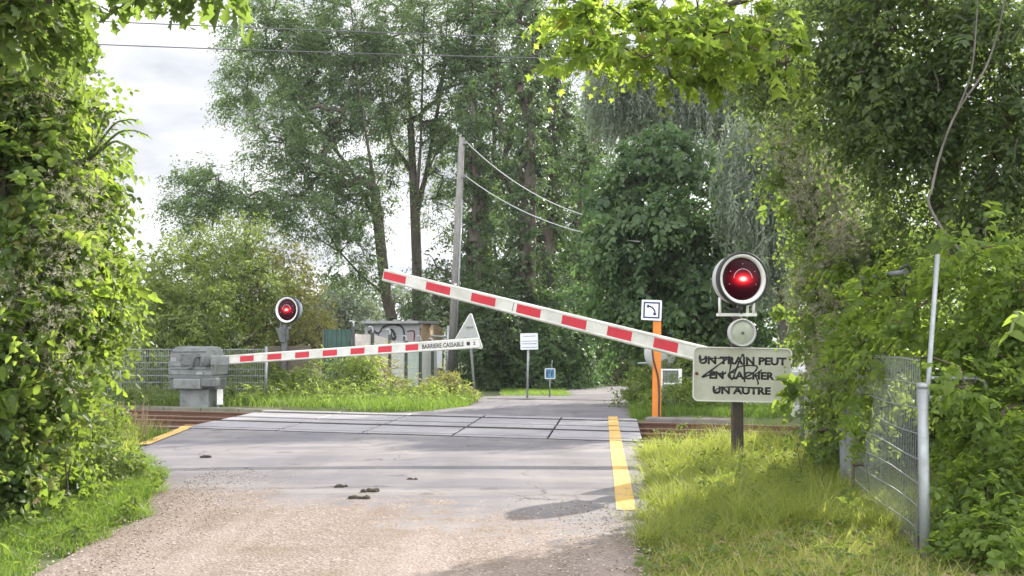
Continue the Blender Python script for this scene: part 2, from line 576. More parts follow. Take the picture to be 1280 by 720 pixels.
# ================================================================== track and road lines
TU, TN = Vector((0.9485, -0.3169, 0)), Vector((0.3169, 0.9485, 0))    # along and across the railway
TRACK_ROT = math.atan2(TU.y, TU.x)
def us(u, s, z=0.0): return TU * u + TN * s + Vector((0, 0, z))
def on_s(px, s):
    k = (px - 640.0) / F / (CP)       # X/Y of the pixel column at eye level
    D = s / (TN.y + TN.x * k)
    return Vector((k * D, D, 0))

S_EDGE0, S_EDGE1 = 17.42, 22.06
RAILS = (17.70, 19.13, 20.10, 21.50)
def xR(y): return np.interp(y, [0, 7.7, 9.7, 11, 18.2, 22.9, 27.5, 31], [0.75, 0.95, 1.22, 1.42, 2.18, 2.45, 2.95, 3.15])
def xL(y): return np.interp(y, [0, 7.7, 10.5, 13.5, 16.9, 20.6, 23.4, 24.4, 25.4, 27, 30.5], [-3.3, -3.4, -3.45, -4.2, -5.72, -6.1, -5.7, -4.6, -1.9, -1.05, -0.9])
_ph = rng.random((14, 3)) * 6.28
def wob(x, y, k=1.0):
    s = 0
    for i, (a, b, c) in enumerate(_ph):
        f = 0.25 * 1.35 ** i * k
        s = s + np.sin(x * f * math.cos(a) + y * f * math.sin(a) + b) / (i + 1)
    return s * 0.4
def ground_z(x, y):
    x = np.asarray(x, float); y = np.asarray(y, float)
    s = x * TN.x + y * TN.y
    dl, dr = xL(y) - x, x - xR(y)
    off = np.maximum(dl, dr)                                  # >0 outside the road
    verge = np.clip(off / 0.9, 0, 1)
    z = -0.05 + verge * (0.10 + 0.05 * wob(x, y, 2)) * (1 + 0.0 * s)
    tr = np.clip((s - 17.05) / 0.5, 0, 1) * np.clip((22.5 - s) / 0.3, 0, 1)
    out = np.clip((np.maximum(-6.3 - x - 0.2 * (20.6 - y), x - 2.3) + 0.1) / 0.5, 0, 1)
    z = z * (1 - tr * out) + (-0.27) * tr * out
    z = np.where((tr > 0) & (out <= 0), np.minimum(z, -0.14), z)
    z = z + np.clip((np.abs(x) - 12) / 30, 0, 1) * 0.4 * wob(x * .2, y * .2)
    return z

# ------------------------------------------------------------------ ground
xs = np.concatenate([[-600, -300, -150, -80, -45, -30, -22, -17], np.arange(-14, 14.01, 0.2), [17, 22, 30, 45, 80, 150, 300, 600]])
ys = np.concatenate([[-80, -30, -12, -6], np.arange(-3, 36, 0.2), [37, 39, 42, 46, 52, 60, 75, 100, 150, 300, 800, 1200]])
GX, GY = np.meshgrid(xs, ys)
GV = np.stack([GX, GY, ground_z(GX, GY)], -1).reshape(-1, 3)
nx, ny = len(xs), len(ys)
ii = (np.arange(ny - 1)[:, None] * nx + np.arange(nx - 1)[None]).ravel()
GF = np.stack([ii, ii + 1, ii + nx + 1, ii + nx], 1).ravel()
m_ground, nt, b = new_mat('soil_and_moss')
c = pos_coord(nt)
n1 = noise(nt, 0.9, 6, 0.6, c); n2 = noise(nt, 14, 5, 0.7, c); n3 = noise(nt, 60, 3, 0.6, c)
soil = mixrgb(nt, (0.075, 0.058, 0.036), (0.15, 0.12, 0.075), n2)
moss = mixrgb(nt, (0.05, 0.085, 0.02), (0.10, 0.13, 0.03), n2)
nt.links.new(mixrgb(nt, soil, moss, ramp(nt, n1, [(0.38, 0.15), (0.56, 0.9)])), b.inputs['Base Color'])
b.inputs['Roughness'].default_value = 0.95
bump(nt, b, n3, 0.5, 0.02)
g = link('ground', np_mesh('ground', GV, GF, np.full(len(ii), 4), None, True), m_ground)
tag(g, 'mossy brown earth under the grass and trees on both sides of the road', 'ground', kind='structure')

# ------------------------------------------------------------------ road surface: worn asphalt running out into gravel
m_road, nt, b = new_mat('asphalt_and_gravel')
c = pos_coord(nt)
sp = N(nt, 'ShaderNodeSeparateXYZ'); nt.links.new(c, sp.inputs[0])
big = noise(nt, 0.7, 6, 0.62, c); mid = noise(nt, 5, 6, 0.65, c); fine = noise(nt, 55, 4, 0.7, c); grit = noise(nt, 190, 2, 0.6, c)
vor = N(nt, 'ShaderNodeTexVoronoi'); vor.inputs['Scale'].default_value = 42; nt.links.new(c, vor.inputs['Vector'])
vor2 = N(nt, 'ShaderNodeTexVoronoi'); vor2.inputs['Scale'].default_value = 95; nt.links.new(c, vor2.inputs['Vector'])
def M2(op, a, bb):
    n = N(nt, 'ShaderNodeMath', operation=op)
    for i, v in enumerate((a, bb)):
        if hasattr(v, 'is_linked'): nt.links.new(v, n.inputs[i])
        else: n.inputs[i].default_value = v
    return n.outputs[0]
edge = M2('ADD', sp.outputs[1], M2('MULTIPLY', sp.outputs[0], 0.62))
edge = M2('ADD', edge, M2('MULTIPLY', M2('SUBTRACT', big, 0.5), 5.5))
edge = M2('ADD', edge, M2('MULTIPLY', M2('SUBTRACT', mid, 0.5), 5.0))
tfac = N(nt, 'ShaderNodeMapRange'); tfac.inputs['From Min'].default_value = 9.1; tfac.inputs['From Max'].default_value = 11.2
tfac.interpolation_type = 'SMOOTHSTEP'
nt.links.new(edge, tfac.inputs[0])
asph = mixrgb(nt, (0.098, 0.092, 0.106), (0.18, 0.17, 0.19), fine)
asph = mixrgb(nt, asph, (0.26, 0.235, 0.225), ramp(nt, big, [(0.44, 0.0), (0.66, 0.6)]))
asph = mixrgb(nt, asph, (0.10, 0.095, 0.095), ramp(nt, mid, [(0.58, 0.0), (0.75, 0.55)]))
stone = ramp(nt, vor.outputs['Color'], [(0.0, (0.07, 0.055, 0.043)), (0.4, (0.19, 0.146, 0.122)), (0.75, (0.30, 0.24, 0.205)), (1.0, (0.47, 0.41, 0.37))])
stone2 = ramp(nt, vor2.outputs['Color'], [(0.0, (0.08, 0.063, 0.05)), (0.5, (0.215, 0.166, 0.14)), (1.0, (0.39, 0.325, 0.285))])
grav = mixrgb(nt, stone, stone2, ramp(nt, mid, [(0.4, 0.2), (0.6, 0.9)]))
grav = mixrgb(nt, grav, (0.15, 0.105, 0.07), ramp(nt, noise(nt, 1.3, 6, 0.65, c), [(0.44, 0.0), (0.68, 0.75)]))
mpt = N(nt, 'ShaderNodeMapping'); mpt.inputs['Scale'].default_value = (1.5, 0.10, 1); nt.links.new(c, mpt.inputs[0])
trk = noise(nt, 1.0, 4, 0.55, mpt.outputs[0])
grav = mixrgb(nt, grav, (0.33, 0.27, 0.24), ramp(nt, trk, [(0.5, 0.0), (0.64, 0.5)]))
asph = mixrgb(nt, asph, (0.095, 0.088, 0.094), ramp(nt, trk, [(0.32, 0.45), (0.5, 0.0)]))
mps = N(nt, 'ShaderNodeMapping'); mps.inputs['Scale'].default_value = (0.22, 1.1, 1); nt.links.new(c, mps.inputs[0])
asph = mixrgb(nt, asph, (0.27, 0.245, 0.235), ramp(nt, noise(nt, 1.2, 5, 0.6, mps.outputs[0]), [(0.5, 0.0), (0.68, 0.7)]))
# fine cracks, broken up by noise, and old oil stains
wv = N(nt, 'ShaderNodeTexNoise'); wv.inputs['Scale'].default_value = 1.6; nt.links.new(c, wv.inputs['Vector'])
va = N(nt, 'ShaderNodeVectorMath', operation='MULTIPLY_ADD'); nt.links.new(wv.outputs['Color'], va.inputs[0]); va.inputs[1].default_value = (0.9, 0.9, 0); nt.links.new(c, va.inputs[2])
vc = N(nt, 'ShaderNodeTexVoronoi'); vc.feature = 'DISTANCE_TO_EDGE'; vc.inputs['Scale'].default_value = 0.55; nt.links.new(va.outputs[0], vc.inputs['Vector'])
crk = M2('MULTIPLY', ramp(nt, vc.outputs['Distance'], [(0.0, 1.0), (0.014, 0.0)]), ramp(nt, noise(nt, 0.8, 3, 0.5, c), [(0.46, 0.0), (0.58, 0.85)]))
asph = mixrgb(nt, asph, (0.045, 0.04, 0.038), crk)
asph = mixrgb(nt, asph, (0.065, 0.06, 0.062), ramp(nt, noise(nt, 2.6, 2, 0.4, c), [(0.66, 0.0), (0.74, 0.55)]))
col = mixrgb(nt, grav, asph, tfac.outputs[0])
nt.links.new(col, b.inputs['Base Color'])
nt.links.new(ramp(nt, tfac.outputs[0], [(0.0, 0.9), (1.0, 0.62)]), b.inputs['Roughness'])
hh = mixrgb(nt, vor.outputs['Distance'], grit, tfac.outputs[0])
bn = N(nt, 'ShaderNodeBump'); bn.inputs['Distance'].default_value = 0.012
nt.links.new(ramp(nt, tfac.outputs[0], [(0.0, 0.9), (1.0, 0.25)]), bn.inputs['Strength'])
nt.links.new(hh, bn.inputs['Height']); nt.links.new(bn.outputs[0], b.inputs['Normal'])

def road_sheet(name, y0, y1f, s_start=None, rows=70, cols=28, jag=True):
    V, Fc = [], []
    for r in range(rows + 1):
        for q in range(cols + 1):
            cc = q / cols
            y = y0
            for _ in range(4):
                x = float(xL(y) + (xR(y) - xL(y)) * cc)
                ya = y0 if s_start is None else (s_start - TN.x * x) / TN.y
                yb = y1f(x)
                y = ya + (yb - ya) * r / rows
            if jag and q in (0, cols):
                x += 0.09 * float(wob(np.array(y * 4.0), np.array(3.0 * q), 3))
            camber = 0.02 * (1 - (2 * cc - 1) ** 2) * min(1, max(0, (17.0 - (x * TN.x + y * TN.y)) / 3)) if s_start is None else 0
            V.append((x, y, camber + 0.004 * float(wob(np.array(x * 2), np.array(y * 2), 1.2)) - (0.03 if (jag and q in (0, cols)) else 0)))
    for r in range(rows):
        for q in range(cols):
            a = r * (cols + 1) + q
            Fc += [a, a + 1, a + cols + 2, a + cols + 1]
    return np_mesh(name, np.array(V), np.array(Fc), np.full(rows * cols, 4), None, True)
r1 = link('road', road_sheet('road', -3.0, lambda x: (S_EDGE0 - 0.012 - TN.x * x) / TN.y, None, 90), m_road)
tag(r1, 'pale worn asphalt lane running out into beige gravel before the crossing', 'road', kind='structure')
r2 = link('road', road_sheet('road', 23.0, lambda x: 31.2, S_EDGE1 + 0.01, 40), m_road)
tag(r2, 'asphalt lane continuing beyond the level crossing', 'road', kind='structure')
# the bend to the right behind the junction
pts = smooth_path([(1.0, 29.5, 0), (1.7, 32.0, 0), (3.2, 34.8, 0), (6.0, 37.5, 0), (10.5, 39.5, 0), (18, 41, 0)], 8)
V, Fc = [], []
for i, p in enumerate(pts):
    t = (pts[min(i + 1, len(pts) - 1)] - pts[max(i - 1, 0)]).normalized(); nn = Vector((-t.y, t.x, 0))
    V += [tuple(p + nn * 1.75 + Vector((0, 0, 0.012))), tuple(p - nn * 1.75 + Vector((0, 0, 0.012)))]
for i in range(len(pts) - 1): Fc += [2 * i, 2 * i + 1, 2 * i + 3, 2 * i + 2]
r3 = link('road', np_mesh('road', np.array(V), np.array(Fc), np.full(len(pts) - 1, 4)), m_road)
tag(r3, 'grey lane bending away to the right under the trees', 'road', kind='structure')

# ------------------------------------------------------------------ crossing deck: pale concrete slabs between the rails
m_deck, nt, b = new_mat('concrete_slab')
c = pos_coord(nt)
n1 = noise(nt, 1.3, 6, 0.6, c); n2 = noise(nt, 22, 5, 0.7, c)
dc = mixrgb(nt, (0.235, 0.225, 0.24), (0.34, 0.325, 0.34), n2)
dc = mixrgb(nt, dc, (0.15, 0.135, 0.135), ramp(nt, n1, [(0.48, 0.0), (0.72, 0.6)]))
dc = mixrgb(nt, dc, (0.075, 0.068, 0.066), ramp(nt, noise(nt, 4.5, 4, 0.6, c), [(0.62, 0.0), (0.76, 0.6)]))
nt.links.new(dc, b.inputs['Base Color']); b.inputs['Roughness'].default_value = 0.6
bump(nt, b, n2, 0.25, 0.006)
m_dark = worn('dark_gap', (0.03, 0.027, 0.025), (0.06, 0.05, 0.04), rough=0.95)

def seam_pt(x0, s, z):
    y = (s - TN.x * (x0 - 0.093 * 18.7)) / (TN.y + TN.x * 0.093)
    return Vector((x0 + 0.093 * (y - 18.7), y, z))
SEAMS = [-6.12, -4.24, -2.62, -1.0, 0.62, 2.16]
STRIPS = [(S_EDGE0, 17.645), (17.80, 18.94), (19.34, 20.00), (20.20, 21.30), (21.72, S_EDGE1)]
mb = MB()
for si, (s0, s1) in enumerate(STRIPS):
    for k in range(len(SEAMS) - 1):
        gpx = 0.016
        zt = 0.018 + random.uniform(-0.003, 0.003)
        a, c2 = SEAMS[k] + gpx, SEAMS[k + 1] - gpx
        q = [seam_pt(a, s0, zt), seam_pt(c2, s0, zt), seam_pt(c2, s1, zt), seam_pt(a, s1, zt)]
        low = [p - Vector((0, 0, 0.13)) for p in q]
        ctr = sum(q, Vector()) / 4
        top = [p + (ctr - p).normalized() * 0.012 for p in q]
        mid_ = [p - Vector((0, 0, 0.010)) for p in q]
        vs = top + mid_ + low
        fs = [[0, 1, 2, 3]] + [[4 + i, 4 + (i + 1) % 4, (i + 1) % 4, i] for i in range(4)] + [[8 + i, 8 + (i + 1) % 4, 4 + (i + 1) % 4, 4 + i] for i in range(4)]
        mb.add(vs, fs[:5]); mb.add(vs, fs[5:], 1)
for s_ in (19.13, 21.50):                     # black rubber infill either side of the rail head
    for (e0, e1) in ((s_ - 0.185, s_ - 0.045), (s_ + 0.075, s_ + 0.20)):
        q = [seam_pt(SEAMS[0], e0, 0.004), seam_pt(SEAMS[-1], e0, 0.004), seam_pt(SEAMS[-1], e1, 0.004), seam_pt(SEAMS[0], e1, 0.004)]
        mb.add(q + [p - Vector((0, 0, 0.1)) for p in q], [[0, 1, 2, 3], [4, 5, 1, 0], [5, 6, 2, 1], [6, 7, 3, 2], [7, 4, 0, 3]], 1)
q = [seam_pt(SEAMS[0], S_EDGE0 + .02, -0.075), seam_pt(SEAMS[-1], S_EDGE0 + .02, -0.075), seam_pt(SEAMS[-1], S_EDGE1 - .02, -0.075), seam_pt(SEAMS[0], S_EDGE1 - .02, -0.075)]
mb.add(q, [[0, 1, 2, 3]], 1)
deck = mb.build('crossing_road_surface', [m_deck, m_dark])
tag(deck, 'pale concrete slabs carrying the road across both tracks', 'road surface', kind='structure')

# ------------------------------------------------------------------ ballast
m_bal, nt, b = new_mat('ballast_stone')
c = pos_coord(nt)
vo = N(nt, 'ShaderNodeTexVoronoi'); vo.inputs['Scale'].default_value = 16; nt.links.new(c, vo.inputs['Vector'])
nt.links.new(ramp(nt, vo.outputs['Color'], [(0.0, (0.05, 0.035, 0.028)), (0.6, (0.13, 0.095, 0.075)), (1.0, (0.24, 0.20, 0.18))]), b.inputs['Base Color'])
b.inputs['Roughness'].default_value = 0.95
bump(nt, b, vo.outputs['Distance'], 1.0, 0.05)
def ballast(u0, u1, lab):
    us_ = np.arange(u0, u1, 0.16); ss = np.arange(17.15, 22.35, 0.16)
    U, S = np.meshgrid(us_, ss)
    zc = np.interp(S, [17.15, 17.5, 19.4, 19.6, 21.8, 22.35], [-0.26, -0.15, -0.15, -0.15, -0.15, -0.22])
    Z = zc + rng.random(U.shape) * 0.045
    U = U + rng.normal(size=U.shape) * 0.03; S = S + rng.normal(size=S.shape) * 0.03
    V = np.stack([U * TU.x + S * TN.x, U * TU.y + S * TN.y, Z], -1).reshape(-1, 3)
    n_, m_ = len(us_), len(ss)
    i_ = (np.arange(m_ - 1)[:, None] * n_ + np.arange(n_ - 1)[None]).ravel()
    o = link('ballast', np_mesh('ballast', V, np.stack([i_, i_ + 1, i_ + n_ + 1, i_ + n_], 1).ravel(), np.full(len(i_), 4)), m_bal)
    tag(o, lab, 'ballast', kind='structure')
ballast(-40, -11.75, 'dark rust stained ballast stones under the rails left of the road')
ballast(-3.75, 34, 'dark rust stained ballast stones under the rails right of the road')

# ------------------------------------------------------------------ yellow edge lines
m_yel, nt, b = new_mat('yellow_road_paint')
c = pos_coord(nt)
n1 = noise(nt, 7, 6, 0.7, c); n2 = noise(nt, 70, 3, 0.6, c)
yc = mixrgb(nt, (0.56, 0.33, 0.07), (0.64, 0.41, 0.12), n2)
yc = mixrgb(nt, yc, (0.32, 0.27, 0.20), ramp(nt, n1, [(0.47, 0.0), (0.70, 0.85)]))
nt.links.new(yc, b.inputs['Base Color']); b.inputs['Roughness'].default_value = 0.65
def road_top(p):
    s = p.x * TN.x + p.y * TN.y
    if S_EDGE0 - 0.01 < s < S_EDGE1 + 0.01: return 0.0235
    cc = (p.x - float(xL(p.y))) / float(xR(p.y) - xL(p.y))
    cam_ = 0.02 * (1 - (2 * cc - 1) ** 2) * min(1, max(0, (17.0 - s) / 3)) if s < 20 else 0
    return cam_ + 0.004 * float(wob(np.array(p.x * 2), np.array(p.y * 2), 1.2)) + 0.006
def line_mark(pixels, width, lab):
    P = [gp(*q) for q in pixels]
    dense = []
    for i in range(len(P) - 1):
        for k in range(40): dense.append(P[i].lerp(P[i + 1], k / 40))
    dense.append(P[-1])
    mb = MB()
    for i in range(len(dense) - 1):
        a, bb = dense[i], dense[i + 1]
        sa = (a + bb).x / 2 * TN.x + (a + bb).y / 2 * TN.y
        if any(abs(sa - r_) < 0.06 for r_ in RAILS): continue
        t = (bb - a).normalized(); nn = Vector((-t.y, t.x, 0)) * width / 2
        ja = 0.008 * math.sin(i * 2.1)
        zq = [road_top(p) for p in (a, bb)]
        q = [a - nn * (1 + ja), bb - nn * (1 + ja), bb + nn, a + nn]
        for p, z in zip(q, (zq[0], zq[1], zq[1], zq[0])): p.z = z
        mb.add(q, [[0, 1, 2, 3]])
    o = mb.build('yellow_edge_line', m_yel)
    tag(o, lab, 'road marking', kind='structure')
line_mark([(783, 639), (777.5, 600), (771, 562), (767.5, 536), (766, 521)], 0.19, 'worn yellow line along the right edge of the road over the slabs')
line_mark([(178, 556), (206, 545), (238, 532.5)], 0.2, 'short worn yellow line at the left edge of the road by the rails')

# ------------------------------------------------------------------ rails
m_rail, nt, b = new_mat('rusty_rail')
gn = N(nt, 'ShaderNodeNewGeometry')
n1 = noise(nt, 8, 5, 0.7, gn.outputs['Position'])
nt.links.new(mixrgb(nt, (0.085, 0.038, 0.022), (0.15, 0.075, 0.045), n1), b.inputs['Base Color']); b.inputs['Roughness'].default_value = 0.85
m_head, nt, b = new_mat('polished_rail_head')
b.inputs['Base Color'].default_value = (0.42, 0.38, 0.36, 1); b.inputs['Metallic'].default_value = 0.9; b.inputs['Roughness'].default_value = 0.42
names = ['rusty rail closest to the striped arm with the graffiti sign, first of the four rails',
         'second rusty rail, the inner rail of the track nearer the graffiti sign',
         'third rusty rail, the inner rail of the track by the grey barrier machine',
         'fourth rusty rail beside the grey barrier machine and the orange post']
for s, lab in zip(RAILS, names):
    prof = [(-.07, -.155), (.07, -.155), (.07, -.143), (.012, -.115), (.012, -.035), (.036, -.028), (.036, 0), (.03, .006), (-.03, .006), (-.036, 0), (-.036, -.028), (-.012, -.035), (-.012, -.115), (-.07, -.143)]
    mb = MB()
    vs = []
    for u in (-45, 40):
        for (a, z) in prof: vs.append(us(u, s + a, z - 0.012))
    n = len(prof)
    fs = [[i, (i + 1) % n, (i + 1) % n + n, i + n] for i in range(n)]
    o_ = us(0, s)
    mb.add([v - o_ for v in vs], fs, 0)
    mb.mi[7] = 1
    o = mb.build('rail', [m_rail, m_head], None, o_)
    tag(o, lab, 'rail', 'rails of the two tracks')
# concrete cable trough beside the last rail
m_conc = worn('mossy_concrete', (0.17, 0.165, 0.12), (0.06, 0.075, 0.03), 0.6, 3.0, 0.85)
m_conc2 = worn('grey_concrete', (0.17, 0.15, 0.14), (0.09, 0.075, 0.065), 0.5, 3.0, 0.85)
for (u0, u1, s, lab, mm) in ((-40, -12.6, 22.40, 'mossy concrete cable trough running below the grey barrier machine', m_conc),
                             (-4.55, -2.9, 22.05, 'grey concrete block lying at the foot of the orange post', m_conc2)):
    mb = MB(); L = u1 - u0
    if L > 5:
        for k in range(int(L)):
            mb.box((-L / 2 + k + 0.5, 0, -0.08 + random.uniform(-.006, .006)), (0.985, 0.26, 0.28), bevel=0.012, seg=1)
    else:
        mb.box((0, 0, -0.06), (L, 0.30, 0.2), bevel=0.03)
    o = mb.build('cable_trough' if L > 5 else 'concrete_block', mm, None, us((u0 + u1) / 2, s, -0.04 if L > 5 else 0.02))
    o.rotation_euler.z = TRACK_ROT
    tag(o, lab, 'cable trough' if L > 5 else 'concrete block')
# ================================================================== manufactured things
m_post = worn('dark_brown_steel', (0.045, 0.035, 0.03), (0.10, 0.06, 0.04), 0.5, 6, 0.6)
m_postg = worn('dark_grey_steel', (0.06, 0.065, 0.068), (0.12, 0.11, 0.1), 0.5, 6, 0.6)
m_casing = worn('pale_grey_casing', (0.50, 0.51, 0.50), (0.25, 0.25, 0.22), 0.35, 5, 0.5)
m_casblue = worn('blue_grey_casing', (0.20, 0.24, 0.32), (0.12, 0.13, 0.15), 0.3, 5, 0.5)
m_white = worn('white_paint', (0.78, 0.78, 0.75), (0.42, 0.40, 0.33), 0.3, 5, 0.5)
m_black = worn('black_rubber', (0.02, 0.02, 0.022), (0.05, 0.05, 0.05), 0.4, 8, 0.5)
m_galv = worn('galvanised_steel', (0.30, 0.32, 0.33), (0.17, 0.18, 0.17), 0.5, 7, 0.45, 0.5)
m_galvd = worn('dull_galvanised_steel', (0.20, 0.21, 0.22), (0.11, 0.11, 0.10), 0.5, 7, 0.55, 0.35)
m_panel = worn('aged_sign_face', (0.47, 0.475, 0.39), (0.25, 0.26, 0.18), 0.5, 3, 0.5)
m_ink = worn('black_sign_lettering', (0.015, 0.015, 0.015), (0.04, 0.04, 0.04), 0.3, 9, 0.6)
m_rust = worn('rust', (0.16, 0.06, 0.03), (0.07, 0.03, 0.02), 0.5, 20, 0.9)
m_armw = worn('barrier_white', (0.56, 0.56, 0.51), (0.27, 0.26, 0.21), 0.55, 3.5, 0.5)
m_armr = worn('barrier_red', (0.48, 0.012, 0.03), (0.26, 0.03, 0.035), 0.55, 5, 0.45)
m_mach = worn('weathered_grey_machine', (0.19, 0.205, 0.20), (0.075, 0.075, 0.06), 0.7, 4.5, 0.65)
m_machd = worn('grimy_dark_machine', (0.12, 0.13, 0.13), (0.05, 0.05, 0.045), 0.6, 5, 0.7)
m_machp = worn('pale_beige_machine', (0.58, 0.57, 0.50), (0.35, 0.33, 0.27), 0.4, 3.5, 0.6)
m_orange = worn('orange_paint', (0.62, 0.20, 0.025), (0.38, 0.13, 0.03), 0.35, 4, 0.55)
m_signw = worn('white_sign_face', (0.75, 0.77, 0.80), (0.45, 0.45, 0.44), 0.2, 4, 0.4)
m_navy = worn('navy_sign_ink', (0.025, 0.035, 0.10), (0.05, 0.05, 0.1), 0.2, 5, 0.5)
m_blue = worn('blue_sign_face', (0.10, 0.26, 0.42), (0.08, 0.16, 0.22), 0.3, 5, 0.5)
m_signgrey = worn('sign_back_aluminium', (0.40, 0.41, 0.40), (0.25, 0.25, 0.23), 0.35, 5, 0.55, 0.2)
m_brownboard = worn('brown_weathered_board', (0.11, 0.09, 0.07), (0.05, 0.045, 0.035), 0.5, 4, 0.85)
m_wire = worn('cable_sheath', (0.42, 0.43, 0.43), (0.25, 0.25, 0.25), 0.2, 3, 0.5)
m_wired = worn('dark_cable', (0.09, 0.09, 0.10), (0.05, 0.05, 0.05), 0.2, 3, 0.5)

# the red lamp: lit glass, brightest at the filament
m_lens, nt, b = new_mat('lit_red_lens')
oc = obj_coord(nt)
mp = N(nt, 'ShaderNodeMapping'); mp.inputs['Scale'].default_value = (0.85, 0.85, 1.45); nt.links.new(oc, mp.inputs[0])
ln = N(nt, 'ShaderNodeVectorMath', operation='LENGTH'); nt.links.new(mp.outputs[0], ln.inputs[0])
cr = ramp(nt, ln.outputs['Value'], [(0.0, (1.0, 0.55, 0.5)), (0.04, (1.0, 0.25, 0.22)), (0.075, (1.0, 0.02, 0.03)), (0.17, (0.8, 0.0, 0.012)), (0.26, (0.3, 0.0, 0.01))])
st = ramp(nt, ln.outputs['Value'], [(0.0, 1.0), (0.045, 0.55), (0.075, 0.13), (0.11, 0.05), (0.15, 0.012), (0.2, 0.003)])
ml = N(nt, 'ShaderNodeMath', operation='MULTIPLY'); nt.links.new(st, ml.inputs[0]); ml.inputs[1].default_value = 4.5
b.inputs['Base Color'].default_value = (0.022, 0.001, 0.006, 1); b.inputs['Roughness'].default_value = 0.3; b.inputs['Specular IOR Level'].default_value = 0.1
nt.links.new(cr, b.inputs['Emission Color']); nt.links.new(ml.outputs[0], b.inputs['Emission Strength'])
m_led = new_mat('small_white_reflector')[0]
m_led.node_tree.nodes['Principled BSDF'].inputs['Base Color'].default_value = (0.7, 0.5, 0.55, 1)
m_bell, nt, b = new_mat('dusty_bell_glass')
c = pos_coord(nt); n1 = noise(nt, 18, 5, 0.6, c)
nt.links.new(mixrgb(nt, (0.33, 0.36, 0.28), (0.52, 0.54, 0.45), n1), b.inputs['Base Color']); b.inputs['Roughness'].default_value = 0.3

def signal_head(parent, z, yaw, casing, rim_r=0.33):
    """drum whose front looks along -y turned by yaw; parts under parent"""
    R = Matrix.Rotation(yaw, 3, 'Z')
    f = R @ Vector((0, -1, 0))
    c = Vector((0.05, 0, z))
    mb = MB()
    mb.lathe([(0.0, -0.27), (0.16, -0.262), (0.25, -0.235), (rim_r * 0.90, -0.17), (rim_r * 0.93, 0.0), (rim_r * 0.95, 0.03), (rim_r * 0.5, 0.032), (0.0, 0.032)], c, f, 48)
    mb.build('lamp_casing', casing, parent)
    mb = MB()
    mb.lathe([(rim_r * 0.93, 0.015), (rim_r, 0.015), (rim_r, 0.10), (rim_r * 0.965, 0.105), (rim_r * 0.94, 0.10), (rim_r * 0.93, 0.04)], c, f, 56)
    mb.build('lamp_hood', m_black, parent)
    mb = MB()
    mb.lathe([(rim_r * 0.935, 0.04), (rim_r * 0.935, 0.088), (rim_r * 0.91, 0.094), (rim_r * 0.80, 0.07), (rim_r * 0.79, 0.04)], c, f, 56)
    mb.build('white_ring', m_white, parent)
    mb = MB()
    prof = [(rim_r * 0.79, 0.0)] + [(rim_r * 0.79 * math.cos(a), 0.05 * math.sin(a)) for a in [math.radians(k * 10) for k in range(1, 9)]] + [(0.001, 0.05)]
    mb.lathe(prof, (0, 0, 0), f, 48)
    lens = mb.build('lamp_lens', m_lens, parent, c + f * 0.045)
    mb = MB()
    up = Vector((0, 0, 1)); sd = f.cross(up)
    for an in (90, 30, 150, -20, 200):
        a = math.radians(an)
        q = sd * math.cos(a) * 0.19 + up * math.sin(a) * 0.19
        mb.lathe([(0.006, 0), (0.005, 0.004), (0.0, 0.005)], q + f * 0.036, f, 10)
    # inner arc of the reflector seen through the glass
    arc = [sd * math.cos(math.radians(k)) * 0.125 + up * math.sin(math.radians(k)) * 0.125 + f * 0.046 for k in range(5, 176, 10)]
    mb.tube(arc, 0.004, 6)
    mb.build('reflector_mark', m_led, lens)

# ------------------------------------------------------------------ the closer signal with the written panel
p = gp(922, 587)
sg = empty('crossing_signal', p, 0, 'lit red crossing lamp on a dark post above the graffiti covered UN TRAIN PEUT panel', 'signal', 'red flashing crossing signals')
mb = MB(); mb.box((0, 0, 0.9), (0.135, 0.13, 1.84), bevel=0.012); mb.box((0, 0, 1.9), (0.07, 0.07, 0.22), bevel=0.008); mb.box((0, 0, 0.01), (0.3, 0.3, 0.03), bevel=0.008)
mb.build('post', m_post, sg)
signal_head(sg, 2.37, math.radians(14), m_casing, 0.335)
mb = MB()
for sx in (-0.21, 0.21):
    mb.tube([(sx, -0.03, 2.14), (sx, -0.03, 1.93)], 0.019, 8)
mb.tube([(0.15, 0.05, 2.12), (0.15, 0.05, 1.93)], 0.016, 8)
mb.box((0, -0.02, 1.925), (0.50, 0.05, 0.04), bevel=0.006)
mb.build('yoke_bracket', m_white, sg)
mb = MB(); mb.tube([(0.02, -0.08, 2.0), (-0.1, -0.1, 1.985), (-0.13, -0.06, 2.03)], 0.016, 8); mb.tube([(0.05, -0.08, 1.94), (0.04, -0.09, 2.03)], 0.02, 8)
mb.build('cable_gland', m_black, sg)
bz = 1.70
mb = MB(); mb.lathe([(0.0, -0.10), (0.13, -0.095), (0.165, -0.06), (0.175, 0.04), (0.168, 0.05), (0.152, 0.05), (0.150, 0.025), (0.0, 0.025)], (0.04, -0.12, bz), (0.12, -1, 0), 40)
bl = mb.build('bell', m_casing, sg)
mb = MB(); mb.lathe([(0.15, 0.028), (0.12, 0.038), (0.05, 0.046), (0.0, 0.047)], (0.04, -0.12, bz), (0.12, -1, 0), 36)
mb.build('bell_face', m_bell, bl)
mb = MB(); mb.lathe([(0.02, 0.045), (0.018, 0.062), (0.0, 0.066)], (0.04, -0.12, bz), (0.12, -1, 0), 16)
mb.build('bell_bolt', m_machd, bl)
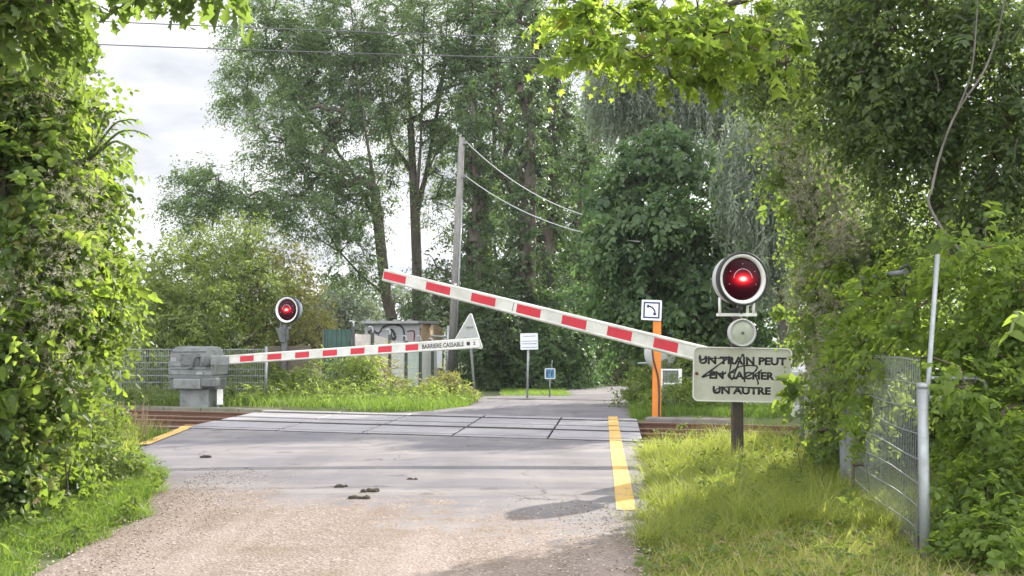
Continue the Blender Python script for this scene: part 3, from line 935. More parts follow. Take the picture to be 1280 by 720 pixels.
# warning panel
PW, PH = 1.225, 0.675
pc = Vector((0.045, -0.12, 1.182))
RP = Matrix.Rotation(math.radians(1.1), 4, 'Y')
mb = MB(); mb.prism(rounded_rect(PW, PH, 0.07, 6), Matrix.Identity(4), 0.014)
panel = mb.build('warning_panel', m_panel, sg, pc); panel.rotation_euler = (0, math.radians(1.1), 0)
mb = MB()
rr = rounded_rect(PW, PH, 0.07, 6); ri = rounded_rect(PW - 0.03, PH - 0.03, 0.058, 6); n_ = len(rr)
vs = [Vector((x, 0.016, z)) for x, z in rr] + [Vector((x, -0.012, z)) for x, z in rr] + [Vector((x, -0.012, z)) for x, z in ri] + [Vector((x, -0.0015, z)) for x, z in ri]
fs = []
for k in range(3): fs += [[k * n_ + i, k * n_ + (i + 1) % n_, (k + 1) * n_ + (i + 1) % n_, (k + 1) * n_ + i] for i in range(n_)]
mb.add(vs, fs); mb.build('panel_rim', worn('panel_rim', (0.66, 0.66, 0.60), (0.4, 0.4, 0.34), 0.3, 4), panel)
def zp(zx, zy): return ((zx - 475) / 880 * PW, (345 - zy) / 490 * PH)
for (body, x0, x1, y0, y1) in (('UN TRAIN PEUT', 88, 866, 184, 256), ('EN CACHER', 182, 760, 316, 388), ('UN AUTRE', 212, 728, 452, 522)):
    cx, cz = zp((x0 + x1) / 2, (y0 + y1) / 2)
    me = text_mesh('lettering', body, (x1 - x0) / 880 * PW, (y1 - y0) / 490 * PH, 0.045, 0.0015)
    link('lettering', me, m_ink, panel, (cx, -0.0005, cz))
mb = MB()
for pts_, w_ in (([(92, 175), (112, 215), (170, 205), (250, 202), (330, 200)], 10), ([(90, 180), (90, 215), (120, 220), (150, 180)], 9),
                 ([(340, 205), (290, 240), (200, 310), (118, 372), (190, 350), (250, 338), (330, 335)], 13),
                 ([(352, 180), (372, 240), (362, 330), (385, 388), (430, 270), (478, 163), (490, 260), (495, 412)], 13),
                 ([(352, 350), (380, 320), (450, 275), (520, 262), (590, 262), (606, 280), (580, 320), (530, 352), (470, 372)], 12),
                 ([(648, 298), (605, 330), (590, 345), (618, 420), (605, 424)], 11), ([(612, 330), (650, 322)], 9),
                 ([(150, 365), (240, 330), (300, 350), (330, 320)], 9),
                 ([(212, 470), (232, 492), (265, 470), (345, 458), (430, 456), (520, 458), (650, 462)], 10), ([(225, 455), (235, 500), (265, 500), (275, 458)], 9)):
    P_ = smooth_path([Vector((*zp(*q), 0)) for q in pts_], 6)
    stroke(mb, [(q.x, q.y) for q in P_], w_ * 1.1 / 880 * PW, 0.003)
mb.build('spray_scribble', m_ink, panel)
mb = MB()
for (zx, zy, r_) in ((70, 342, 0.022),):
    x, z = zp(zx, zy); mb.lathe([(r_, 0.0), (r_ * .9, 0.006), (0.0, 0.009)], (x, -0.001, z), (0, -1, 0), 14)
mb.build('rusty_bolt', m_rust, panel)
mb = MB()
x, z = zp(822, 358); mb.lathe([(0.011, 0.0), (0.009, 0.004), (0.0, 0.006)], (x, -0.001, z), (0, -1, 0), 12)
mb.build('white_bolt', m_white, panel)

# ------------------------------------------------------------------ the signal across the tracks
p = gp(354, 503)
sf = empty('crossing_signal', p, 0, 'lit red crossing lamp with a blue grey casing beside the grey barrier machine', 'signal', 'red flashing crossing signals')
mb = MB(); mb.tube([(-0.03, 0, -0.1), (0.03, 0, 1.95)], 0.075, 14); mb.build('post', m_postg, sf)
signal_head(sf, 2.33, math.radians(-21), m_casblue, 0.345)
for o in sf.children:
    if o.name.split('.')[0] != 'post': o.location.x += 0.06
mb = MB()
mb.add([(-.17, -.16, 1.87), (.05, -.16, 1.87), (.12, .02, 1.87), (-.12, .06, 1.87), (-.07, -.1, 1.52), (.05, -.1, 1.52), (.08, .02, 1.52), (-.06, .05, 1.52)],
       [[0, 1, 2, 3], [4, 5, 6, 7], [0, 1, 5, 4], [1, 2, 6, 5], [2, 3, 7, 6], [3, 0, 4, 7]])
mb.box((0.06, 0, 1.7), (0.12, 0.16, 0.30), bevel=0.02)
mb.build('bell_cowl', m_machd, sf)
mb = MB()
for sx in (-0.13, -0.02, 0.12): mb.tube([(sx + .05, 0, 2.05), (sx + 0.05, 0, 1.86)], 0.016, 8)
mb.box((0.045, 0, 1.875), (0.30, 0.05, 0.03))
mb.build('yoke_bracket', m_galvd, sf)
mb = MB(); mb.prism(rounded_rect(1.2, 0.68, 0.06, 5, 0.08, 1.08), Matrix.Translation((0, 0.12, 0)), 0.015)
tag(mb.build('sign_panel', m_brownboard, sf), 'brown weathered back of a sign panel')

# ------------------------------------------------------------------ barriers
def s_x(px, s): return on_s(px, s)
def arm_mesh(pivot, tip, reds, h0, h1, th=0.05):
    """beam from pivot to tip in world space, origin at pivot; reds: list of (t0, t1) along it."""
    d = tip - pivot; L = d.length; ex = d.normalized()
    ey = Vector((-ex.y, ex.x, 0)).normalized()          # sideways
    ez = ex.cross(ey); 
    if ez.z < 0: ez = -ez
    fr = ey if ey.y < 0 else -ey                         # towards the viewer's side
    mb = MB()
    n = 24
    def ring(t, hs, th_):
        c = ex * (L * t); h = (h0 + (h1 - h0) * t) * hs
        return [c + ez * h / 2 + fr * th_ / 2, c - ez * h / 2 + fr * th_ / 2, c - ez * h / 2 - fr * th_ / 2, c + ez * h / 2 - fr * th_ / 2]
    rings = [ring(i / n, 0.80, th) for i in range(n + 1)]
    vs = [q for r_ in rings for q in r_]
    fs = [[4 * i + k, 4 * i + (k + 1) % 4, 4 * i + 4 + (k + 1) % 4, 4 * i + 4 + k] for i in range(n) for k in range(4)] + [[0, 1, 2, 3], [4 * n + 3, 4 * n + 2, 4 * n + 1, 4 * n]]
    mb.add(vs, fs, 0)
    # rounded lips along the top and bottom edges
    for sg_ in (1, -1):
        mb.tube([ex * (L * t) + ez * sg_ * (h0 + (h1 - h0) * t) * 0.44 for t in (0, 0.25, 0.5, 0.75, 1)], [(h0 + (h1 - h0) * t) * 0.095 + 0.012 for t in (0, 0.25, 0.5, 0.75, 1)], 10, 0)
    for t in (0.333, 0.667):
        h = (h0 + (h1 - h0) * t)
        for sgn in (1, -1): mb.add([ex * (L * t - .006) + fr * sgn * (th / 2 + .001) + ez * h * .38, ex * (L * t + .006) + fr * sgn * (th / 2 + .001) + ez * h * .38, ex * (L * t + .006) + fr * sgn * (th / 2 + .001) - ez * h * .38, ex * (L * t - .006) + fr * sgn * (th / 2 + .001) - ez * h * .38], [[0, 1, 2, 3]], 2)
    for (t0, t1) in reds:
        for sgn in (1, -1):
            o_ = fr * sgn * (th / 2 + 0.002)
            a, b_ = ex * (L * t0), ex * (L * t1)
            ha, hb = (h0 + (h1 - h0) * t0) * 0.35, (h0 + (h1 - h0) * t1) * 0.35
            sk = ex * 0.012
            mb.add([a + o_ + ez * ha, b_ + o_ + ez * hb, b_ + o_ - ez * hb - sk, a + o_ - ez * ha - sk], [[0, 1, 2, 3]], 1)
    return mb, ex, ez, fr

def barrier_machine(root, flip, body, dark, label_post=True):
    """housing in the root's frame: +x is the arm's side when flip = 1."""
    f = flip
    mb = MB(); mb.box((0.0, 0, 0.20), (0.78, 0.5, 0.46), bevel=0.015); mb.box((0, 0, -0.02), (0.95, 0.65, 0.08), bevel=0.01)
    mb.build('pedestal', body, root)
    # rounded housing
    poly = []
    prof = [(-0.66, 0.74), (0.55, 0.74), (0.58, 1.02), (0.46, 1.20), (0.40, 1.38), (0.30, 1.42), (-0.42, 1.43), (-0.54, 1.39), (-0.64, 1.20), (-0.68, 0.95)]
    prof = [(x * f, z) for x, z in prof]
    if f < 0: prof = prof[::-1]
    bm = bmesh.new()
    a_ = [bm.verts.new((x, -0.32, z)) for x, z in prof]; b_ = [bm.verts.new((x, 0.32, z)) for x, z in prof]
    bm.faces.new(a_); bm.faces.new(b_[::-1])
    for i in range(len(prof)): bm.faces.new([a_[i], b_[i], b_[(i + 1) % len(prof)], a_[(i + 1) % len(prof)]])
    bmesh.ops.recalc_face_normals(bm, faces=bm.faces)
    bmesh.ops.bevel(bm, geom=list(bm.edges), offset=0.035, segments=3, affect='EDGES')
    me = bpy.data.meshes.new('housing'); bm.to_mesh(me); bm.free()
    hs = link('housing', me, body, root)
    mb = MB(); mb.box((-0.05 * f, -0.325, 0.90), (1.1, 0.03, 0.03), bevel=0.006); mb.box((-0.06 * f, -0.33, 1.12), (0.5, 0.03, 0.26), bevel=0.012); mb.box((-0.3 * f, -0.35, 1.12), (0.05, 0.03, 0.05), bevel=0.008)
    mb.build('access_hatch', dark, hs)
    mb = MB()
    for x in (-0.58, -0.36, -0.14, 0.08, 0.30): mb.lathe([(0.0, 0.0), (0.014, 0.0), (0.014, 0.01), (0.0, 0.012)], (x * f, -0.34, 0.82), (0, -1, 0), 8)
    for x in (-0.27, 0.15):
        for z in (1.02, 1.22): mb.lathe([(0.0, 0.0), (0.012, 0.0), (0.012, 0.01), (0.0, 0.012)], (x * f, -0.345, z), (0, -1, 0), 8)
    mb.tube([(-0.6 * f, -0.335, 1.30), (0.36 * f, -0.335, 1.31)], 0.01, 6); mb.tube([(-0.66 * f, -0.335, 0.97), (0.3 * f, -0.335, 0.97)], 0.008, 6)
    mb.build('bolts_and_seams', dark, hs)
    for x, z, sx, sz in ((-0.52, 1.12, 0.14, 0.09), (0.2, 0.80, 0.2, 0.05)):
        mb = MB(); mb.box((x * f, -0.323, z), (sx, 0.006, sz), bevel=0.002); mb.build('rating_plate', m_galv, hs)
    mb = MB(); mb.box((-0.08 * f, 0, 0.71), (1.25, 0.6, 0.06), bevel=0.012); mb.build('ledge', dark, root)
    # counterweights
    mb = MB(); mb.box((-0.08 * f, -0.36, 0.56), (0.74, 0.16, 0.24), bevel=0.03); mb.build('counterweight', body, root)
    mb = MB(); mb.box(((0.50 if label_post else 0.36) * f, -0.34, 0.60), (0.40, 0.18, 0.20), bevel=0.03); mb.build('counterweight', dark, root)
    mb = MB(); mb.box((-0.05 * f, 0.0, 0.56), (1.25, 0.5, 0.25), bevel=0.02); mb.build('underframe', dark, root)
    mb = MB()
    mb.lathe([(0.0, 0.0), (0.13, 0.0), (0.14, 0.02), (0.14, 0.08), (0.1, 0.11), (0.0, 0.11)], (0.40 * f, -0.32, 1.10), (0, -1, 0), 24)
    mb.tube(smooth_path([(0.38 * f, -0.36, 1.2), (0.12 * f, -0.40, 1.17), (0.02 * f, -0.38, 0.95), (-0.1 * f, -0.37, 0.92)], 6), 0.022, 8)
    mb.build('hinge_hub', dark, root)
    if label_post:
        mb = MB(); mb.box((0.56 * f, -0.1, 0.32), (0.05, 0.05, 0.66), bevel=0.006); q = mb.build('stay_post', m_galvd, root)
        mb = MB(); mb.box((0.63 * f, -0.14, 0.26), (0.16, 0.012, 0.36), bevel=0.004); mb.build('white_plate', m_white, q)

# across the tracks: machine on the left, arm level, pointing right
p = gp(250, 509)
s_f = p.x * TN.x + p.y * TN.y
bf = empty('level_crossing_barrier', p, TRACK_ROT, 'weathered grey barrier machine across the tracks with its lettered striped arm nearly level', 'barrier', 'crossing barriers')
barrier_machine(bf, 1, m_mach, m_machd)
inv = Matrix.Rotation(-TRACK_ROT, 4, 'Z')
def arm_part(root, pivot, tip, reds, h0, h1, body=m_armw):
    mb, ex, ez, fr = arm_mesh(pivot, tip, reds, h0, h1)
    me = mb.mesh('arm')
    me.transform(inv)
    o = link('arm', me, [body, m_armr, m_machd], root, inv @ (pivot - root.location))
    return o, ex, ez, fr
a0 = s_x(276, s_f - 0.40); a0.z = at(276, 450.5, a0.y).z
a1 = s_x(600, s_f - 0.40); a1.z = at(600, 428.5, a1.y).z
def t_of(px, s): return (s_x(px, s) - Vector((a0.x, a0.y, 0))).length / (Vector((a1.x, a1.y, 0)) - Vector((a0.x, a0.y, 0))).length
reds = [(t_of(x0, s_f - 0.4), t_of(x1, s_f - 0.4)) for x0, x1 in ((302, 319), (336, 353.5), (370.6, 388), (405, 422.8), (439.7, 457), (474, 491), (508, 524))]
arm, ex, ez, fr = arm_part(bf, a0, a1, reds, 0.175, 0.19)
# lettering on the arm
La = (a1 - a0).length
def arm_text(body, px0, px1, ch):
    t0, t1 = t_of(px0, s_f - 0.4), t_of(px1, s_f - 0.4)
    me = text_mesh('lettering', body, (t1 - t0) * La, ch, 0.02, 0.0015)
    o = link('lettering', me, m_ink, arm)
    exl = (inv @ ex.to_4d()).to_3d(); frl = (inv @ fr.to_4d()).to_3d(); ezl = (inv @ ez.to_4d()).to_3d()
    M = Matrix((exl, -frl, ezl)).transposed().to_4x4()
    M.translation = exl * (La * (t0 + t1) / 2) + frl * 0.0265
    o.matrix_local = M
arm_text('BARRIERE CASSABLE', 528.5, 580.5, 0.098)
arm_text('2', 592, 595, 0.07)
mb = MB(); mb.box((0, 0, 0), (0.075, 0.004, 0.075))
dot = mb.build('black_square', m_ink, arm)
exl = (inv @ ex.to_4d()).to_3d(); frl = (inv @ fr.to_4d()).to_3d()
dot.location = exl * (La * t_of(586, s_f - .4)) + frl * 0.0275
mb = MB(); mb.box((0.05, 0, 0), (0.42, 0.16, 0.22), bevel=0.02); mb.box((0.2, 0, 0), (0.2, 0.12, 0.2), bevel=0.01)
mb.build('arm_clamp', m_mach, arm).location = exl * -0.05

# this side: machine hidden behind the panel and the leaves, arm half raised to the left
S_N = 16.2
p = s_x(1040, S_N + 0.35); 
bn_ = empty('level_crossing_barrier', p, TRACK_ROT, 'pale barrier machine behind the graffiti panel with its striped arm half raised over the road', 'barrier', 'crossing barriers')
barrier_machine(bn_, -1, m_machp, m_casing, False)
a0 = s_x(1010, S_N - 0.05); a0.z = at(1010, 476.0, a0.y).z
a1 = s_x(479.5, S_N - 0.05); a1.z = at(479.5, 343.5, a1.y).z
reds = [(t_of(x1, S_N - .05), t_of(x0, S_N - .05)) for x0, x1 in ((480, 507.5), (533, 563), (589.4, 619.4), (646, 675.7), (702.4, 732.7), (759, 789.3), (816.7, 846.7), (874, 905))]
arm2, *_ = arm_part(bn_, a0, a1, reds, 0.225, 0.165)
mb = MB(); mb.box((0.0, 0, 0), (0.5, 0.18, 0.28), bevel=0.02); mb.build('arm_clamp', m_casing, arm2)

# ------------------------------------------------------------------ orange emergency telephone post
p = gp(820.5, 523)
ph = empty('telephone_post', p, math.radians(-4), 'orange post with a square telephone handset sign on top beside the tracks', 'telephone post')
mb = MB()
mb.add([(-.088, -.06, -.1), (.088, -.06, -.1), (.088, .06, -.1), (-.088, .06, -.1), (-.075 + .02, -.06, 2.0), (.085 + .02, -.06, 2.0), (.085 + .02, .06, 2.0), (-.075 + .02, .06, 2.0)],
       [[0, 1, 2, 3], [4, 5, 6, 7], [0, 1, 5, 4], [1, 2, 6, 5], [2, 3, 7, 6], [3, 0, 4, 7]])
mb.build('post', m_orange, ph)
mb = MB(); mb.box((0.03, -0.03, 2.0), (0.15, 0.1, 0.07), bevel=0.006); mb.build('clamp', m_galv, ph)
mb = MB(); mb.prism(rounded_rect(0.405, 0.41, 0.02, 3), Matrix.Identity(4), 0.02)
sp_ = mb.build('sign_plate', m_signw, ph, (-0.09, -0.085, 2.19)); sp_.rotation_euler.y = math.radians(2.5)
mb = MB()
for a_, s_ in (((0, 0.15), (0.33, 0.032)), ((0, -0.15), (0.33, 0.032)), ((0.149, 0), (0.032, 0.332)), ((-0.149, 0), (0.032, 0.332))):
    mb.box((a_[0], -0.002 - 0.0004 * (s_[0] < s_[1]), a_[1]), (s_[0], 0.003, s_[1]))
mb.build('blue_border', m_navy, sp_)
mb = MB()
hp = smooth_path([(-0.075, 0, 0.085), (0.0, 0, 0.06), (0.055, 0, 0.0), (0.07, 0, -0.075)], 6)
stroke(mb, [(q.x, q.z) for q in hp], 0.032, 0.003)
for (x, z, r_) in ((-0.07, 0.078, 0.032), (0.066, -0.072, 0.032)):
    mb.lathe([(r_, 0.0), (r_, 0.005), (0, 0.0052)], (x, 0, z), (0, -1, 0), 16)
mb.build('handset_symbol', m_navy, sp_)
mb = MB(); mb.tube(smooth_path([(-0.085, -0.07, 1.45), (-0.06, -0.075, 1.2), (0.03, -0.07, 0.85), (0.055, -0.072, 0.5), (0.05, -0.07, 0.1), (0.08, -0.07, 0.0)], 6), 0.017, 8)
mb.build('black_cable', m_black, ph)

# round mirror seen from behind, half hidden by the orange post
p = at(826, 440, 26.4)
mr = empty('traffic_mirror', (p.x, p.y, 0), math.radians(15), 'round grey traffic mirror seen from behind past the orange post and the striped arm', 'mirror')
mb = MB(); mb.lathe([(0.40, 0.0), (0.40, 0.03), (0.35, 0.06), (0.22, 0.10), (0.0, 0.12)], (-0.02, 0, 1.26), (0, -1, 0), 36); mb.lathe([(0.0, 0.0), (0.40, 0.0)], (-0.02, 0.003, 1.26), (0, -1, 0), 36)
mb.build('mirror_back', m_signgrey, mr)
mb = MB(); mb.tube([(0.0, 0.06, -0.1), (0.0, 0.06, 1.4)], 0.03, 10); mb.tube([(0.05, 0.0, 1.05), (-0.58, 0.0, 1.03)], 0.022, 8)
mb.build('post', m_galv, mr)

# white mesh gate leaf behind the orange post
p = at(839, 515, 24.6)
gt = empty('mesh_gate', (p.x, p.y, 0.0), math.radians(-12), 'white framed mesh gate leaf standing just behind the orange post', 'gate')
zt = at(839, 461, 24.6).z; wd = 0.40
mb = MB()
mb.box((wd / 2, 0, zt / 2), (0.075, 0.06, zt), bevel=0.006); mb.box((-wd / 2, 0, zt / 2), (0.04, 0.05, zt), bevel=0.006)
for z in (zt, zt * .68, zt * .38, zt * 0.1): mb.box((0, 0, z - 0.02), (wd - .06, 0.04, 0.032), bevel=0.004)
mb.build('gate_frame', m_white, gt)
mb = MB()
for k in range(11): mb.tube([(-wd / 2 + .03 + k * .03, 0, 0.05), (-wd / 2 + .03 + k * .03, 0, zt)], 0.009, 5, caps=False)
for k in range(int(zt / .05)): mb.tube([(-wd / 2, 0.004, 0.05 + k * .05), (wd / 2, 0.004, 0.05 + k * .05)], 0.004, 5, caps=False)
mb.build('wire_mesh', m_galv, gt)

# low white rail behind the tracks, under the graffiti panel
pa, pb = at(902, 503, 24.4), at(1012, 507, 23.3)
lr = empty('low_white_railing', (pa.x, pa.y, 0), math.atan2(pb.y - pa.y, pb.x - pa.x), 'low white two bar railing beyond the tracks below the graffiti panel', 'railing')
L_ = (Vector((pb.x, pb.y)) - Vector((pa.x, pa.y))).length
mb = MB(); mb.box((L_ / 2, 0, pa.z), (L_, 0.05, 0.045), bevel=0.006); mb.build('bar', m_white, lr)
mb = MB(); mb.box((L_ / 2, 0, pa.z - 0.16), (L_, 0.04, 0.035), bevel=0.005); mb.build('bar', m_white, lr)
for x in (0.03, L_ * .36, L_ * .7, L_ - .03):
    mb = MB(); mb.box((x, 0.03, pa.z / 2 - .1), (0.05, 0.03, pa.z + .22), bevel=0.004); mb.build('upright', m_galvd, lr)

# ------------------------------------------------------------------ triangular sign seen from behind
p = gp(594, 498)
ts = empty('triangle_sign', p, 0, 'grey triangular road sign seen from behind on a leaning pole past the lettered arm tip', 'road sign')
lean = Vector((-0.16, 0, 0))
mb = MB(); mb.tube([(0, 0, -0.1), (-0.13, 0, 1.5), (-0.20, 0, 2.18)], 0.035, 12); mb.build('pole', m_galv, ts)
tri = []
for (cx_, cz_, a0_) in ((0, 0.80, 90), (-0.44, 0.02, 210), (0.44, 0.02, 330)):
    for k in range(-3, 4): 
        a_ = math.radians(a0_ + k * 18); tri.append((cx_ + 0.05 * math.cos(a_), cz_ + 0.05 * math.sin(a_)))
tri = tri[:7] [::-1] + tri[14:][::-1] + tri[7:14][::-1]
M_ = Matrix.Translation((-0.20, -0.05, 1.42)) @ Matrix.Rotation(math.radians(-36), 4, 'Z') @ Matrix.Rotation(math.radians(7), 4, 'Y')
mb = MB(); mb.prism(tri, M_, 0.012); tb = mb.build('sign_back', m_signgrey, ts)
mb = MB()
ex_ = [M_ @ Vector((x, -0.004, z)) for x, z in tri] ; ex_.append(ex_[0])
mb.tube(ex_, 0.012, 6); 
mb.build('sign_rim', m_white, tb)
for z in (0.2, 0.5):
    mb = MB(); q = M_ @ Vector((0, -0.02, z)); mb.box(q, (0.36 - z * .25, 0.03, 0.04), Matrix.Rotation(math.radians(-36), 3, 'Z'), bevel=0.004)
    mb.build('sign_clamp', m_galv, tb)

# white text board on a thin pole, in front of the ivy
p = gp(659, 498)
wb = empty('notice_sign', p, math.radians(4), 'white notice board on a thin pole in front of the dark ivy', 'sign')
D_ = p.y; z0, z1 = at(0, 437, D_).z, at(0, 416.5, D_).z
mb = MB(); mb.tube([(0, 0, -0.1), (0.03, 0, z0 + .15)], 0.03, 10); mb.build('pole', m_galv, wb)
mb = MB(); W_ = 22 * mpp(D_); H_ = z1 - z0
mb.prism(rounded_rect(W_, H_, 0.02, 3), Matrix.Identity(4), 0.015)
bd = mb.build('board', m_signw, wb, (0.05, -0.05, (z0 + z1) / 2)); bd.rotation_euler.y = math.radians(-1.5)
mb = MB()
for k, ww in ((0.32, .7), (0.02, .9), (-0.14, .85), (-0.36, .9)): mb.box((0, -0.003, H_ * k), (W_ * ww, 0.003, 0.016))
mb.build('text_line', m_casblue, bd)
# small blue sign
p = gp(687, 497)
bs = empty('small_blue_sign', p, math.radians(5), 'small square blue sign with a pale border on a short stake in the ivy', 'sign')
D_ = p.y; zc = at(0, 467, D_).z
mb = MB(); mb.tube([(0, 0, -0.1), (0.01, 0, zc)], 0.02, 8); mb.tube([(0.05, 0, zc), (0.07, 0, zc + .36)], 0.012, 8); mb.build('stake', m_galvd, bs)
mb = MB(); mb.prism(rounded_rect(0.29, 0.29, 0.03, 4), Matrix.Identity(4), 0.012); pl = mb.build('plate', m_signw, bs, (0.01, -0.03, zc))
mb = MB(); mb.prism(rounded_rect(0.245, 0.245, 0.02, 4), Matrix.Translation((0, -0.003, 0)), 0.002); pf = mb.build('blue_field', m_blue, pl)
mb = MB()
stroke(mb, [(-.08, -.08), (-.08, .08), (-.02, .08), (-.01, .03), (-.08, 0)], 0.03, 0.006); stroke(mb, [(.04, -.07), (.05, .06), (.09, .08)], 0.03, 0.006); stroke(mb, [(.03, 0), (.09, 0)], 0.025, 0.006)
mb.build('dark_symbol', m_navy, pf)

# ------------------------------------------------------------------ utility pole and wires
p = gp(563, 485)
up_ = empty('utility_pole', p, 0, 'tall pale wooden utility pole leaning slightly beside the leafless lower trunks', 'pole')
up_['label'] = 'tall pale utility pole leaning slightly beside the panel fence'
top = at(577.5, 172, p.y) - p
mb = MB(); mb.tube([(0, 0, -0.2), tuple(top * 0.5), tuple(top)], [0.15, 0.125, 0.10], 16)
m_pole = bark_mat('grey_pole_wood', (0.12, 0.115, 0.105), (0.27, 0.26, 0.24), 14)
mb.build('shaft', m_pole, up_)
mb = MB(); mb.tube([tuple(top * 0.02 + Vector((0.13, -0.06, 0))), tuple(top * 0.75 + Vector((0.10, -0.06, 0)))], 0.035, 8); mb.build('conduit', m_galv, up_)
for zf in (0.975, 0.84): 
    mb = MB(); q = top * zf
    mb.box(q + Vector((0.09, -0.06, 0)), (0.14, 0.1, 0.05), bevel=0.01); mb.lathe([(0.0, 0), (0.035, 0.01), (0.045, 0.05), (0.02, 0.09), (0.0, 0.1)], q + Vector((0.14, -0.06, 0.0)), (0, 0, 1), 12)
    mb.build('insulator', m_galvd, up_)
mb = MB(); mb.box(top * 0.41 + Vector((0.02, -0.16, 0)), (0.09, 0.09, 0.06), bevel=0.01); mb.build('junction_box', m_white, up_)
p2 = gp(558, 486)
sp2 = empty('steel_post', p2, 0, 'thin galvanised post standing close against the foot of the utility pole', 'post')
mb = MB(); mb.tube([(0, 0, -0.1), (0.06, 0, at(0, 407, p2.y).z)], 0.045, 10); mb.build('post', m_galv, sp2)
mb = MB(); mb.tube([(0.05, 0, at(0, 421, p2.y).z), (-0.5, 0.1, at(0, 420, p2.y).z)], 0.03, 8); mb.build('stay_bar', m_galv, sp2)

def cable(name, a, b_, sag, r, mat, lab, cat='cable', group=None):
    a, b_ = Vector(a), Vector(b_)
    mb = MB(); pts = []
    for k in range(33):
        t = k / 32; q = a.lerp(b_, t); q.z -= sag * 4 * t * (1 - t); pts.append(q - a)
    mb.tube(pts, r, 6)
    o = mb.build(name, mat, None, a); tag(o, lab, cat, group); return o
pt = p + top
cable('service_wire', p + top * 0.975 + Vector((0.16, -0.06, 0.05)), at(800, 283, 27.5), 0.55, 0.014, m_wire, 'upper sagging pale wire from the top of the utility pole into the dark tree', 'wire', 'wires from the utility pole')
cable('service_wire', p + top * 0.84 + Vector((0.16, -0.06, 0.05)), at(800, 302, 27.5), 0.42, 0.014, m_wire, 'lower sagging pale wire from the utility pole into the dark tree', 'wire', 'wires from the utility pole')
cable('overhead_wire', at(-120, 15, 22.5), at(1240, 60, 22.5), 0.10, 0.011, m_wired, 'upper overhead wire crossing the sky from hedge to trees', 'wire', 'overhead wires across the sky')
cable('overhead_wire', at(-120, 45, 22.5), at(1240, 80, 22.5), 0.12, 0.011, m_wired, 'lower overhead wire crossing the sky from hedge to trees', 'wire', 'overhead wires across the sky')

# ------------------------------------------------------------------ panel fence, green board and graffiti shed beyond the weeds
m_fp = [worn('fence_panel_pinkish', (0.66, 0.60, 0.58), (0.33, 0.30, 0.27), 0.4, 2.5, 0.7), worn('fence_panel_greenish', (0.56, 0.64, 0.58), (0.25, 0.30, 0.24), 0.4, 2.5, 0.7), worn('fence_panel_pale', (0.64, 0.67, 0.62), (0.3, 0.31, 0.27), 0.4, 2.5, 0.7)]
m_fpost = worn('dark_fence_post', (0.05, 0.06, 0.055), (0.11, 0.10, 0.09), 0.4, 6, 0.7)  # dark colour paints in the shaded side of the fence posts
posts = [(441, 406, 29.5), (465, 413, 30.8), (486.5, 416, 32.2), (507, 424, 33.5), (525, 424, 34.5), (540, 427, 35.6), (552, 430, 36.5)]
PF = [at(px, py, D) for px, py, D in posts]
f0 = Vector((PF[0].x, PF[0].y, 0))
pfence = empty('panel_fence', f0, 0, 'pale panel fence with dark posts and hooked tops running away behind the weeds', 'fence')
tops = [(417.5, 418.5), (418, 424), (426.5, 427.5), (429, 430), (430, 431), (432, 433)]
for i, (P_, (px, py, D)) in enumerate(zip(PF, posts)):
    q = Vector((P_.x, P_.y, 0)) - f0
    h = P_.z
    mb = MB(); mb.box(q + Vector((0.02, -0.03, h / 2 - .1)), (0.085, 0.11, h + .1), bevel=0.008)
    mb.build('fence_post', m_fpost, pfence)
    mb = MB(); mb.tube(smooth_path([q + Vector((0.03, -0.05, h - 0.06)), q + Vector((0.02, -0.05, h + 0.06)), q + Vector((-0.04, -0.05, h + 0.1)), q + Vector((-0.09, -0.05, h + 0.08))], 4), 0.022, 8)
    mb.build('post_hook', m_signgrey, pfence)
    if i < len(PF) - 1:
        Q = PF[i + 1]; D1 = posts[i + 1][2]
        za, zb = at(0, tops[i][0], D).z, at(0, tops[i][1], D1).z
        a_ = Vector((P_.x, P_.y, 0)) - f0 + Vector((0.04, 0.04, 0)); b2 = Vector((Q.x, Q.y, 0)) - f0 + Vector((0.0, 0.04, 0))
        nrm = (b2 - a_).cross(Vector((0, 0, 1))).normalized() * 0.03
        mb = MB()
        for lo, hi in ((0.0, 0.49), (0.496, 1.0)):
            A = [a_ + Vector((0, 0, -0.05 + (za + .05) * lo)), b2 + Vector((0, 0, -0.05 + (zb + .05) * lo)), b2 + Vector((0, 0, -0.05 + (zb + .05) * hi)), a_ + Vector((0, 0, -0.05 + (za + .05) * hi))]
            B = [v - nrm for v in A]
            mb.add(A + B, [[0, 1, 2, 3], [7, 6, 5, 4], [0, 4, 5, 1], [1, 5, 6, 2], [2, 6, 7, 3], [3, 7, 4, 0]])
        mb.build('fence_panel', m_fp[(0, 0, 2, 1, 2, 2)[i]], pfence)
# white board leaning at the end
pw = at(549, 440, 36.2)
mb = MB(); mb.box((0, 0, 0), (0.22, 0.03, 0.62), bevel=0.004)
o = mb.build('white_board', m_signw, None, (pw.x, pw.y - .16, at(0, 448, 36.2).z)); tag(o, 'small bright white board fixed upright at the end of the panel fence', 'board')
# green board
a_, b2 = at(404, 412, 29.9), at(439, 411, 29.6)
gb = empty('green_board_fence', (a_.x, a_.y, 0), math.atan2(b2.y - a_.y, b2.x - a_.x), 'dark green board fence section behind the red lamp and the shrubs', 'fence')
Lg = (b2 - a_).length
mb = MB()
for k in range(6): mb.box((Lg * (k + .5) / 6, random.uniform(-.006, .006), a_.z / 2), (Lg / 6 - .008, 0.03, a_.z), bevel=0.004)
mb.build('board', worn('green_board_paint', (0.045, 0.10, 0.08), (0.03, 0.05, 0.04), 0.5, 4, 0.7), gb)
mb = MB(); mb.tube([(Lg * .04, -.04, -.1), (Lg * .04, -.04, a_.z)], 0.03, 8); mb.build('post', m_fpost, gb)
